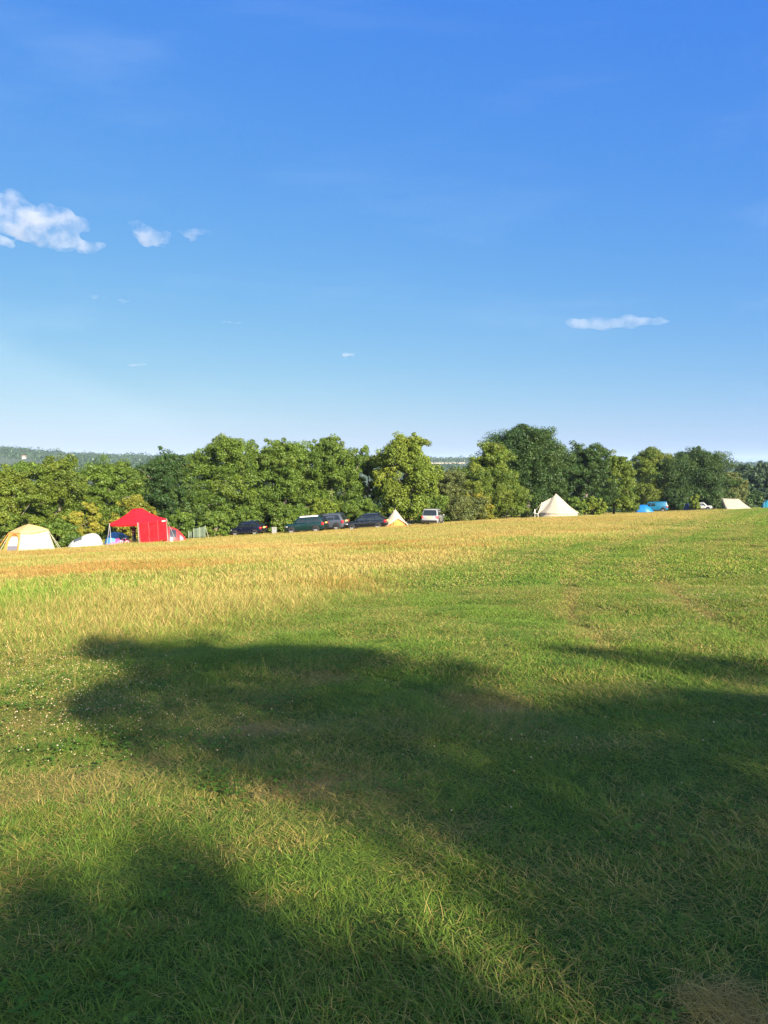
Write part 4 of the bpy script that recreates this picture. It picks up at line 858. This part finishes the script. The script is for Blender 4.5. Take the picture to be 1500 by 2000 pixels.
MB().grid(slope(f1, f2, P2, P1)).build('front_slope', CREAM, t, True, .012); MB().grid(slope(k1, k2, P2, P1)).build('rear_slope', CREAM, t, True, .012)
MB().add([f2, k2, P2], [(0, 1, 2)]).build('end_panel', CREAM, t, False, .012); MB().add([f1, k1, P1], [(0, 1, 2)]).build('door', paint('canvas_shade', (.5, .44, .36), .9), t, False, .012)
MB().tube([P1 - Vector((0, 0, 2.1)), P1 + Vector((0, 0, .1))], .03, 6).build('pole', POLE, t); guy(t, P2, f2 + Vector((1.5, .3, 0)), .012); guy(t, P1, P1 + Vector((-1.3, 0, -2.1)), .012)
Y = 150; x, y, z = at(1503, Y); t = empty('dome_tent', 'turquoise dome tent cut by the right edge', 'tent', (x, y, z)); turn(t)
pf = pxprof([(1486, 996), (1487.5, 989), (1492, 983), (1499, 979.5), (1507, 980), (1515, 985), (1520, 996)], 1503, 996, Y)
MB().grid(shell(pf, 1.4)).build('flysheet', TURQ, t, True, .01)
for xx in (-1.1, -.2, .8): MB().tube([Vector(r_) for r_ in shell(pf, 1.4, 12, .02, (xx, xx + .1), (0, 1), 1)[0]], .03, 5).build('pole_sleeve', paint('sleeve_turq', (.2, .5, .6), .5), t)
# camp things under the gazebo
PINK = paint('pink_cloth', (.75, .16, .42), .8, var=.15, scale=8); MAG = paint('magenta_cloth', (.55, .03, .16), .7, var=.1)
Y = 64.5; x, y, z = at(224, Y); s = Y / F
b = MB(); b.grid([[(-.55 + 1.15 * i / 14, -.35 + .75 * j / 8, .10 + .22 * math.sin(math.pi * i / 14) * math.sin(math.pi * j / 8) + .05 * math.sin(i * 1.7 + j) * math.sin(j * 1.3)) if 0 < i < 14 and 0 < j < 8 else (-.6 + 1.25 * i / 14, -.4 + .85 * j / 8, -.02) for j in range(9)] for i in range(15)])
o = b.build('blanket', PINK, None, True); o.location = (x, y, z + .02); tag(o, 'crumpled pink blanket heap on the grass before the blue dome tent', 'blanket')
x, y, z = at(230, 65.3); t = empty('rucksack', 'magenta rucksack standing behind the pink blanket', 'bag', (x, y, z), R(15))
MB().prism([(-.2, -.12, 0), (.2, -.12, 0), (.22, -.13, .3), (.16, -.09, .58), (-.16, -.09, .58), (-.22, -.13, .3)], (0, .24, 0)).build('body', MAG, t, True, bevel=.06); MB().ball((0, -.14, .24), .16, 2, (1, .6, .9)).build('pocket', PINK, t, True); MB().tube([(-.08, .05, .56), (-.05, .05, .64), (.05, .05, .64), (.08, .05, .56)], .015, 5).build('handle', DARKMESH, t)
for sx in (-.14, .14): MB().tube([(sx, .14, .58), (sx * 1.2, .24, .4), (sx, .15, .12)], .025, 5).build('strap', DARKMESH, t)
x, y, z = at(242, 64.8); t = empty('child_bicycle', 'small pink and white child bicycle beside the magenta rucksack', 'bicycle', (x, y, z), R(-20)); tyre = paint('tyre', (.02, .02, .022), .9)
for sx in (-.32, .32):
    w = MB(); n = 20
    w.grid([[(sx + math.cos(2 * math.pi * i / n) * (.2 + .025 * math.cos(2 * math.pi * j / 6)), .025 * math.sin(2 * math.pi * j / 6), .22 + math.sin(2 * math.pi * i / n) * (.2 + .025 * math.cos(2 * math.pi * j / 6))) for j in range(6)] for i in range(n + 1)], True); wh = w.build('wheel', paint('pink_tyre', (.70, .45, .52), .7), t, True)
    sk = MB(); [sk.tube([(sx, 0, .22), (sx + math.cos(a) * .19, 0, .22 + math.sin(a) * .19)], .004, 4) for a in np.linspace(0, 2 * math.pi, 10, endpoint=False)]; sk.build('spokes', POLE, wh)
fr = MB(); fr.tube([(-.32, 0, .22), (-.1, 0, .24), (.2, 0, .5), (-.14, 0, .46), (-.32, 0, .22)], .018, 6).tube([(-.1, 0, .24), (-.16, 0, .55)], .016, 6).tube([(.32, 0, .22), (.2, 0, .5), (.17, 0, .62)], .016, 6); fr.build('frame', MAG, t, True)
MB().ball((-.16, 0, .58), .09, 2, (1.2, .6, .4)).build('saddle', tyre, t, True); MB().tube([(.12, -.2, .66), (.17, 0, .62), (.12, .2, .66)], .014, 6).build('handlebar', POLE, t); MB().tube([(-.1, -.12, .2), (-.1, .12, .26)], .012, 6).build('pedal', tyre, t)
x, y, z = at(249, 65.6); t = empty('holdall', 'dark maroon holdall bag at the right end of the blue dome tent', 'bag', (x, y, z), R(10)); dm = paint('maroon', (.10, .02, .03), .8)
b = MB().ball((0, 0, .26), .34, 3, (1, .65, .75), .02); b.build('body', dm, t, True); MB().tube([(-.15, 0, .5), (-.1, 0, .62), (.1, 0, .62), (.15, 0, .5)], .016, 5).build('handle', DARKMESH, t)
x, y, z = at(270, 66.2); t = empty('camping_chair', 'grey folding camping chair beside the person under the gazebo', 'chair', (x, y, z), R(-60)); gc = paint('chair_grey', (.30, .30, .34), .8)
MB().grid([[(-.25 + .5 * i / 4, -.22 + .44 * j / 4, .45 - .05 * math.sin(math.pi * i / 4)) for j in range(5)] for i in range(5)]).build('seat', gc, t, True, .01); MB().grid([[(-.25 + .5 * i / 4, .22 + .06 * j / 4 + .03 * math.sin(math.pi * i / 4), .45 + .45 * j / 4) for j in range(5)] for i in range(5)]).build('backrest', gc, t, True, .01)
for sx in (-.27, .27):
    MB().tube([(sx, -.25, 0), (sx, .22, .45), (sx, .29, .95)], .013, 6).build('leg', DPOLE, t); MB().tube([(sx, .25, 0), (sx, -.22, .47), (sx, -.22, .62)], .013, 6).build('leg', DPOLE, t); MB().box((sx, 0, .63), (.05, .42, .02)).build('armrest', DPOLE, t)
# grey box between the parked cars
x, y, z = at(535.5, 89); t = empty('storage_box', 'pale grey box between the navy car and the dark green car', 'box', (x, y, z), R(12)); bm_ = paint('box_grey', (.16, .16, .16), .6)
MB().box((0, 0, .36), (.55, .42, .72)).build('body', bm_, t, bevel=.02); MB().box((0, 0, .745), (.6, .46, .05)).build('lid', paint('lid_grey', (.2, .2, .2), .6), t, bevel=.012); MB().box((0, -.225, .6), (.2, .02, .04)).build('handle', DPOLE, t)

# ------------------------------------------------------------------ the person under the gazebo, seen from behind and side, in its shade
def person():
    x, y, z = at(262.3, 66.6); root = empty('person', 'person in a dark red top and dark trousers standing under the gazebo', 'person', (x, y, z), R(-35))
    skin = paint('skin', (.20, .11, .075), .6); shirt = paint('shirt_maroon', (.10, .012, .016), .85); trou = paint('trousers_dark', (.015, .016, .022), .9)
    def skinned(name, V, E, Rd, m, par, root_i=0, sub=2):
        me = bpy.data.meshes.new(name); me.from_pydata(V, E, []); o = link(name, me, m, par)
        sk = o.modifiers.new('skin', 'SKIN'); sk.use_smooth_shade = True
        for i, rr in enumerate(Rd):
            rr = rr if isinstance(rr, tuple) else (rr, rr); me.skin_vertices[0].data[i].radius = rr; me.skin_vertices[0].data[i].use_root = i == root_i
        md = o.modifiers.new('sub', 'SUBSURF'); md.levels = sub; md.render_levels = sub; return o
    V = []; E = []; Rd = []
    def j(p, r_, par=None):
        V.append(p); Rd.append(r_); i = len(V) - 1
        if par is not None: E.append((par, i))
        return i
    pel = j((0, 0, .96), (.15, .11)); wa = j((0, 0, 1.10), (.135, .10), pel); ch = j((0, 0, 1.30), (.16, .11), wa); nk0 = j((0, 0, 1.46), (.075, .07), ch); nk = j((0, -.01, 1.52), .052, nk0); hd0 = j((0, -.02, 1.60), (.072, .085), nk); hd1 = j((0, -.02, 1.68), (.078, .095), hd0); hd2 = j((0, -.01, 1.75), (.055, .065), hd1)
    j((0, -.115, 1.635), .016, hd0)                                                      # nose
    hands = []
    for sx in (-1, 1):
        hip = j((sx * .10, 0, .90), .095, pel); kn = j((sx * .11, -.02, .50), .06, hip); an = j((sx * .115, .01, .09), .042, kn); j((sx * .12, -.14, .04), .036, an)
        sh = j((sx * .19, 0, 1.42), .06, ch)
        el = j((sx * .26, -.03 if sx < 0 else -.10, 1.13), .044, sh); wr = j((sx * .25, -.20 if sx < 0 else -.33, .98 if sx < 0 else 1.18), .027, el)
        d = (Vector(V[wr]) - Vector(V[el])).normalized(); pm = Vector(V[wr]) + d * .05; p_ = j(tuple(pm), (.036, .02), wr); sd = d.cross(Vector((0, 0, 1))).normalized()
        for k, ln in enumerate((.065, .075, .07, .055)):
            bpt = pm + d * .04 + sd * (k - 1.5) * .019; f1 = j(tuple(bpt), .0095, p_); f2 = j(tuple(bpt + d * ln * .5 - Vector((0, 0, .012))), .0085, f1); j(tuple(bpt + d * ln * .85 - Vector((0, 0, .04))), .0075, f2)
        tb = pm + sd * -.04 * sx; t1 = j(tuple(tb), .010, p_); j(tuple(tb + d * .045 + sd * -.012 * sx), .008, t1)
    body = skinned('person_body', V, E, Rd, skin, root)
    top_ = MB()
    def torso(z0, z1, prof, n=20, nz=10):
        rows = []
        for k in range(nz + 1):
            f = k / nz; rx, ry = [float(np.interp(f, prof[0], prof[i])) for i in (1, 2)]; rows.append([(rx * math.cos(2 * math.pi * i / n), ry * math.sin(2 * math.pi * i / n), z0 + (z1 - z0) * f) for i in range(n)])
        return rows
    top_.grid(torso(.86, 1.48, ([0, .3, .65, .88, 1], [.185, .165, .195, .215, .085], [.145, .13, .145, .125, .08])), True)
    for sx in (-1, 1): el = Vector((sx * .26, -.03 if sx < 0 else -.10, 1.13)); top_.tube([(sx * .14, 0, 1.43), (sx * .20, 0, 1.40), el], .088, 10, .062)
    top_.build('shirt', shirt, root, True, 0, 0)
    tr = MB(); tr.grid(torso(.78, 1.0, ([0, .5, 1], [.19, .195, .175], [.13, .14, .135])), True)
    for sx in (-1, 1): tr.tube([(sx * .095, 0, .90), (sx * .11, -.02, .50), (sx * .117, .01, .08)], .112, 12, .068)
    tr.build('trousers', trou, root, True)
    hr = MB().ball((0, .005, 1.71), .108, 3, (.92, 1.08, .95), .05); hr.f = [f for f in hr.f if np.mean([hr.v[i][2] for i in f]) > 1.69 or np.mean([hr.v[i][1] for i in f]) > .02 and np.mean([hr.v[i][2] for i in f]) > 1.58]
    hr.build('hair', paint('hair_dark', (.012, .009, .007), .7), root, True)
    for sx in (-1, 1):
        MB().ball((sx * .035, -.108, 1.665), .012, 2).build('eye', paint('eye_dark', (.02, .015, .012), .2), root, True); MB().ball((sx * .088, 0, 1.65), .028, 2, (.4, .7, 1.1)).build('ear', skin, root, True)
        MB().ball((sx * .12, -.07, .035), .06, 2, (.85, 2.0, .75)).build('shoe', DPOLE, root, True)
    MB().ball((0, -.112, 1.595), .022, 2, (1.2, .35, .3)).build('mouth', paint('lips', (.25, .08, .07), .5), root, True)
person()
# ------------------------------------------------------------------ cars: front towards -X, left side towards -Y
RUB = paint('tyre', ()) if 'tyre' in MATS else paint('tyre', (.02, .02, .022), .9)
ALLOY = paint('alloy', (.55, .55, .56), .35, .7); BLACKP = paint('black_plastic', (.008, .008, .009), .7, spec=.3); CHROME = paint('chrome', (.7, .7, .7), .15, 1)
TAIL = paint('tail_red', (.50, .01, .015), .2, coat=.5); LAMP = paint('lamp_clear', (.22, .23, .24), .15, coat=.6); GL = glass()
def wheel(root, c, r, side):
    w = MB(); n = 28; wd = .2
    prof = [(-wd / 2, r * .62), (-wd / 2, r * .9), (-wd / 2 * .8, r), (wd / 2 * .8, r), (wd / 2, r * .9), (wd / 2, r * .62)]
    w.grid([[(c[0] + math.cos(a) * q_[1], c[1] + q_[0], c[2] + math.sin(a) * q_[1]) for q_ in prof] for a in np.linspace(0, 2 * math.pi, n + 1)])
    ty = w.build('tyre', RUB, None, True); wr = bpy.data.objects.new('wheel', None); COL.objects.link(wr); wr.parent = root; ty.parent = wr
    m = MB(); yo = c[1] + side * wd * .38
    for k in range(5):
        a = 2 * math.pi * k / 5
        m.prism([(c[0] + math.cos(a + da) * rr, yo, c[2] + math.sin(a + da) * rr) for da, rr in ((-.5, r * .12), (-.22, r * .6), (.22, r * .6), (.5, r * .12))], (0, -side * .03, 0))
    m.grid([[(c[0] + math.cos(a) * rr, yo + side * o_, c[2] + math.sin(a) * rr) for rr, o_ in ((r * .56, -.02), (r * .57, .01), (r * .66, .012))] for a in np.linspace(0, 2 * math.pi, n + 1)])
    m.build('rim', ALLOY, wr)
    d = MB(); d.grid([[(c[0] + math.cos(a) * rr, yo - side * .045, c[2] + math.sin(a) * rr) for rr in (.001, r * .62)] for a in np.linspace(0, 2 * math.pi, n + 1)]); d.build('brake_disc', paint('disc_grey', (.30, .30, .31), .4, .6), wr)
def car(label, u, Y, yaw, L, Wd, Ht, body, spec, group='cars parked along the hedgerow', cat='car', name='parked_car', zoff=0, plate=(.75, .62, .15), roof=None, rails=True):
    """spec: fractions of L for windscreen base, roof front, roof rear, rear window base; belt and bonnet heights as fractions of Ht"""
    xa, xb, xc, xd, belt, hood, nose, tail = spec
    x, y, z = at(u, Y); t = empty(name, label, cat, (x, y, z + zoff), yaw, group)
    # follow the slope of the ground along the car
    fx, fy = -math.cos(yaw), -math.sin(yaw); sl_ = (h1(x - fx * 1.4, y - fy * 1.4) - h1(x + fx * 1.4, y + fy * 1.4)) / 2.8; sd_ = (h1(x - fy * -.8, y - fx * .8) - h1(x + fy * -.8, y + fx * .8)) / 1.6
    t.rotation_euler = (0, -math.atan(sl_), yaw)
    X = lambda f: (f - .5) * L
    w = Wd / 2; zb = .26; bz = belt * Ht; hz = hood * Ht
    st = [(0, .74, .42, nose * Ht), (.015, .84, .34, nose * Ht + .10), (.05, .93, zb, hz - .05), (.12, .985, zb, hz), (xa * .8, 1, zb, bz - .06), (xa + .02, 1, zb, bz), (.5, 1, zb, bz), (xc, 1, zb, bz + .01), (.93, .985, zb, bz + .015), (.975, .95, zb + .04, bz), (.995, .88, zb + .12, tail * Ht), (1, .84, zb + .2, tail * Ht - .12)]
    m = MB(); rows = []
    for f, kw, z0, z1 in st:
        ww = w * kw; h_ = z1 - z0; half = [(ww * .90, z0), (ww * .97, z0 + .12 * h_), (ww, z0 + .42 * h_), (ww * .985, z0 + .72 * h_), (ww * .95, z0 + .94 * h_), (ww * .88, z1), (ww * .5, z1 + .02)]
        rows.append([(X(f), -a, b) for a, b in half] + [(X(f), a, b) for a, b in reversed(half)])
    m.grid(rows, True); m.poly(rows[0][::-1]); m.poly(rows[-1])
    # cabin: belt ring, shoulder ring, roof
    cb = [(xa, .93, xd), (xa + (xb - xa) * .52, .87, xd - (xd - xc) * .45), (xb, .77, xc), (xb + .03, .66, xc - .025)]; cz = [bz - .02, bz + (Ht - bz) * .55, Ht - .045, Ht]
    cr = [[(X(a), -w * k * .92, zz), (X(a + .04), -w * k, zz), (X((a + b) / 2), -w * k * 1.01, zz), (X(b - .03), -w * k, zz), (X(b), -w * k * .9, zz), (X(b), w * k * .9, zz), (X(b - .03), w * k, zz), (X((a + b) / 2), w * k * 1.01, zz), (X(a + .04), w * k, zz), (X(a), w * k * .92, zz)] for (a, k, b), zz in zip(cb, cz)]
    m.grid(cr, True)
    bo = m.build('body', body, t, True, bevel=.015)
    rm = MB(); rm.grid([[(X(f + .012 * (ed < 0) * (1 if f < .6 else -1)), w * k_ * (1 + ed * .0), Ht + dz) for k_, dz in ((-.80, -.095), (-.775, -.03), (-.66, .012), (-.4, .03), (0, .035), (.4, .03), (.66, .012), (.775, -.03), (.80, -.095))] for f, ed in ((xb + .012, -1), (xb + .05, 0), (xb + .12, 0), ((xb + xc) / 2, 0), (xc - .08, 0), (xc - .03, 0), (xc - .002, -1))]); rm.build('roof', roof or body, t, True)
    # glass a few millimetres proud of the cabin
    def cab(f, hh, sd):
        zz = bz - .02 + (Ht - .045 - bz + .02) * hh
        a = np.interp(hh, [0, .57, 1], [xa, cb[1][0], xb]); b = np.interp(hh, [0, .57, 1], [xd, cb[1][2], xc]); k = np.interp(hh, [0, .57, 1], [.93, .87, .77]) * 1.012
        return Vector((X(a + .04 + (b - a - .07) * f), sd * w * k, zz))
    for sd in (-1, 1):
        for f0, f1 in spec_windows(spec):
            g = MB(); g.grid([[cab(f0 + (f1 - f0) * i / 4, hh, sd) + Vector((0, sd * .004, 0)) for hh in (.10, .5, .86)] for i in range(5)]); g.build('side_window', GL, t, True, fix=False)
        for f in (.38, .62):
            MB().box((X(f), sd * w * 1.0, bz - .10), (.18, .03, .035)).build('door_handle', CHROME, t, bevel=.006)
        mr = MB().ball((X(xa + .055), sd * (w + .10), bz + .05), .11, 2, (.7, 1, .75)); mr.build('door_mirror', body, t, True)
        tl = MB().grid([[(X(f) + .012, sd * w * kk * 1.01, bz * zf) for zf in (.70, .84, .97)] for f, kk in ((.945, .985), (.978, .95), (.996, .89), (.998, .70))]); tl.build('tail_light', TAIL, t, True, .02)
        hl = MB().grid([[(X(f) - .012, sd * w * kk, nose * Ht + dz) for dz in (-.02, .06, .12)] for f, kk in ((.10, .985), (.05, .935), (.022, .85), (.016, .66))]); hl.build('headlight', LAMP, t, True, .02)
        if rails: MB().tube([(X(xb + .03), sd * w * .70, Ht - .005), (X(xb + .06), sd * w * .70, Ht + .05), (X(xc - .05), sd * w * .70, Ht + .05), (X(xc - .01), sd * w * .70, Ht - .005)], .02, 6).build('roof_rail', CHROME if rails == 2 else BLACKP, t)
        for f in (.185, .80):
            rw = .34 * Ht / 1.65; aw = MB(); aw.grid([[(X(f) + math.cos(a) * rr, sd * (w * yy), rw + math.sin(a) * rr) for rr, yy in ((.02, 1.004), (rw * 1.14, 1.006), (rw * 1.22, .992))] for a in np.linspace(-.15, math.pi + .15, 18)]); aw.build('wheel_arch', BLACKP, t, True, fix=False)
            wheel(t, (X(f), sd * (w - .085), rw - .01), rw, sd)
        MB().box((X(.49), sd * w * .985, zb + .06), (L * .46, .05, .12)).build('sill', BLACKP, t, bevel=.01)
    def scr(nm, a0, b0, kx, sgn):
        g = MB(); rows = []
        for hh in (.08, .35, .6, .88):
            a = np.interp(hh, [0, .57, 1], a0); k = np.interp(hh, [0, .57, 1], [.93, .87, .77]); zz = bz - .02 + (Ht - .025 - bz) * hh
            rows.append([(X(a) + sgn * (.015 + .02 * (1 - q_ * q_)), w * k * .86 * q_, zz) for q_ in (-1, -.5, 0, .5, 1)])
        g.grid(rows); g.build(nm, GL, t, True, fix=False)
    scr('windscreen', [xa, cb[1][0], xb], None, 0, -1); scr('rear_window', [xd, cb[1][2], xc], None, 0, 1)
    MB().box((L / 2 + .01, 0, .46), (.10, Wd * .86, .2)).build('rear_bumper', BLACKP, t, bevel=.03); MB().box((-L / 2 + .0, 0, .44), (.12, Wd * .8, .2)).build('front_bumper', BLACKP, t, bevel=.03)
    MB().box((L / 2 + .012, 0, tail * Ht - .12), (.02, .60, .15)).build('number_plate', paint('plate_yellow', plate, .5), t); MB().box((-L / 2 - .065, 0, .45), (.02, .52, .11)).build('number_plate', paint('plate_white', (.75, .75, .72), .5), t)
    MB().box((-L / 2 + .015, 0, nose * Ht), (.04, Wd * .5, .14)).build('grille', BLACKP, t, bevel=.01)
    return t
def spec_windows(spec):
    if spec[0] < .1: return [(.02, .17), (.21, .42)]
    return [(.02, .36), (.385, .68), (.705, .97)]
def carpaint(n, rgb, metal=.3): return paint(n, rgb, .28, metal, var=.03, coat=.8)
SUVS = (.23, .385, .88, .985, .60, .60, .40, .60)
car('small navy blue car, leftmost of the parked cars, facing left', 485.5, 90, R(-17), 4.15, 1.76, 1.56, carpaint('paint_navy', (.006, .008, .024)), (.20, .40, .80, .975, .60, .57, .40, .60), rails=2)
car('dark green four wheel drive with a white roof that has glare painted in, facing left', 599.5, 86.5, R(-15), 4.75, 1.86, 1.86, carpaint('paint_green', (.003, .024, .022)), SUVS, roof=carpaint('paint_white_glare', (.72, .72, .70), 0), rails=False, plate=(.75, .62, .15))  # roof white is partly sky and sun glare, put into the paint
car('mid grey estate jeep half hidden behind the dark green one', 643.5, 91.5, R(-22), 4.6, 1.86, 1.92, carpaint('paint_grey', (.075, .085, .105)), SUVS, rails=2)
car('black estate car parked beside the small orange and cream tent', 717, 84.5, R(-12), 4.75, 1.82, 1.62, carpaint('paint_black', (.006, .007, .011)), (.23, .42, .83, .985, .60, .56, .40, .60), rails=2)
car('silver four wheel drive seen from behind, on its own before the shrubs', 845.5, 86, R(-103), 4.6, 1.92, 1.80, carpaint('paint_silver', (.30, .295, .30)), (.24, .36, .90, .975, .58, .57, .40, .56), rails=False)
car('white car under the broad dark tree near the right edge', 1369, 157, R(155), 4.3, 1.75, 1.55, carpaint('paint_white_shaded', (.36, .36, .36), 0), (.22, .35, .86, .97, .60, .57, .42, .60), rails=True)  # white paint darkened all over; the tree's shade is put into its colour
# bright blue van: boxy, with raised roof
car('bright blue van parked behind the low blue dome tent, facing left', 1282, 156, R(-24), 4.5, 1.9, 2.02, paint('paint_blue', (.004, .095, .18), .4, 0, var=.03, coat=.6), (.06, .17, .955, .992, .56, .50, .40, .62), 'cars parked along the hedgerow', 'van', 'camper_van', rails=False)

# ------------------------------------------------------------------ clouds: lumpy closed bodies of thin white vapour, far above the hills
def cloudmat(name, dens, scale, thr=.45, an=.2):
    m, q, out = newmat(name); tc = q.n('ShaderNodeTexCoord')
    n1 = q.n('ShaderNodeTexNoise', ins={'Vector': tc.outputs['Object'], 'Scale': scale, 'Detail': 5., 'Roughness': .6})
    n2 = q.n('ShaderNodeTexNoise', ins={'Vector': tc.outputs['Object'], 'Scale': scale * .3, 'Detail': 2.})
    f = q.math('ADD', q.math('MULTIPLY', n1.outputs[0], .6), q.math('MULTIPLY', n2.outputs[0], .4))
    d = q.math('MULTIPLY', q.step(f, thr, thr + .32), dens)
    v = q.n('ShaderNodeVolumePrincipled', ins={'Color': (.86, .85, .89, 1), 'Anisotropy': an, 'Density': d}); q.link(v.outputs[0], out.inputs['Volume']); return m
CLOUDM = cloudmat('cloud_vapour', .020, .022, .40); CLOUDT = cloudmat('cloud_thin', .0065, .010, .38)
def cloud(label, puffs, dist, m, seed, depth=.6, vox=7, group='small white clouds in the blue sky'):
    """puffs: (u, v, ru, rv) in the photograph; built as balls about the cloud's own centre at its own distance"""
    P = np.array(puffs, float); c = (P[:, :2] * P[:, 2:3]).sum(0) / P[:, 2].sum(); d = ray(*c); d = d / np.hypot(d[0], d[1]); o = d * dist + np.array([0, 0, EYE]); s = dist * np.hypot(*(ray(*c)[:2])) ** -1 / F if False else dist / F
    rt = np.array([d[1], -d[0], 0]); fw = np.array([d[0], d[1], 0]); r = random.Random(seed); b = MB()
    for u, v, ru, rv in P:
        for k in range(7):
            a = r.uniform(0, 6.28); q_ = math.sqrt(r.random()) * .72; kk = r.uniform(.3, .62)
            cc = rt * ((u - c[0] + math.cos(a) * q_ * ru) * s) + np.array([0, 0, (c[1] - v + math.sin(a) * q_ * rv) * s]) + fw * r.uniform(-1, 1) * depth * ru * s * .5
            b.ball(cc, 1, 2, (ru * kk * s, ru * kk * s, max(rv * kk, .2 * ru * kk) * s), .12, seed * 100 + k)
        b.ball(rt * ((u - c[0]) * s) + np.array([0, 0, (c[1] - v) * s]), 1, 2, (ru * .75 * s, ru * .75 * depth * s, rv * .75 * s), .1, seed)
    ob = b.build('cloud', m, None, True, fix=False); ob.location = o
    rm = ob.modifiers.new('merge', 'REMESH'); rm.mode = 'VOXEL'; rm.voxel_size = vox
    tx = bpy.data.textures.new('puffs', 'CLOUDS'); tx.noise_scale = 38; tx.noise_depth = 3
    dm = ob.modifiers.new('puffs', 'DISPLACE'); dm.texture = tx; dm.strength = 18; dm.mid_level = .55; dm.texture_coords = 'LOCAL'
    tag(ob, label, 'cloud', group); return ob
cloud('largest white puffy cloud, cut by the left edge', [(-30, 420, 50, 34), (25, 415, 48, 36), (75, 425, 48, 30), (110, 436, 42, 28), (60, 448, 60, 24), (150, 466, 32, 13), (110, 462, 40, 18), (12, 474, 26, 9), (-40, 460, 50, 26)], 2900, CLOUDM, 1)
cloud('compact white cloud right of the largest one', [(283, 452, 26, 17), (302, 462, 28, 16), (270, 440, 18, 9), (290, 472, 26, 12), (318, 458, 14, 9)], 2900, CLOUDM, 2)
cloud('small ragged wispy cloud right of the compact white one', [(380, 454, 24, 8), (362, 452, 15, 5), (398, 453, 14, 5), (377, 467, 10, 5)], 2900, cloudmat('cloud_ragged', .013, .02, .40), 3, vox=6)
cloud('long flat pinkish white cloud on the right over the trees', [(1130, 628, 30, 11), (1165, 630, 36, 14), (1205, 630, 38, 12), (1245, 631, 36, 9), (1275, 632, 22, 6), (1225, 620, 18, 6)], 4600, CLOUDT, 4, vox=12)
cloud('thin streak of cloud low in the sky over the middle trees', [(680, 692, 12, 5), (672, 691, 8, 4)], 5200, cloudmat('cloud_small', .02, .012, .36), 5, vox=10)
cloud('tiny twin cloud wisps below the largest cloud', [(184, 579, 12, 4), (205, 581, 8, 4)], 4200, CLOUDT, 6, vox=8)
cloud('tiny slanting cloud wisp just right of the twin wisps', [(250, 588, 10, 5), (237, 586, 10, 3)], 4200, CLOUDT, 7, vox=8)
cloud('tiny cloud wisp alone left of the middle of the sky', [(463, 631, 12, 4), (444, 629, 12, 2.5)], 4600, CLOUDT, 8, vox=8)
cloud('faint flat cloud streak lowest in the sky on the left', [(268, 712, 20, 3.5), (255, 713, 12, 2.5)], 6000, CLOUDT, 9, vox=10)

# ------------------------------------------------------------------ the air: far things fade to blue
if HAZE > 0:
    hzm, q, out = newmat('haze'); q.link(q.n('ShaderNodeVolumePrincipled', ins={'Color': (.62, .78, .95, 1), 'Anisotropy': .0, 'Density': HAZE}).outputs[0], out.inputs['Volume'])
    hb = MB().box((0, 1500, 5), (17000, 17000, 180)).build('haze', hzm); tag(hb, 'pale blue summer haze over the distance', None, None, 'stuff')
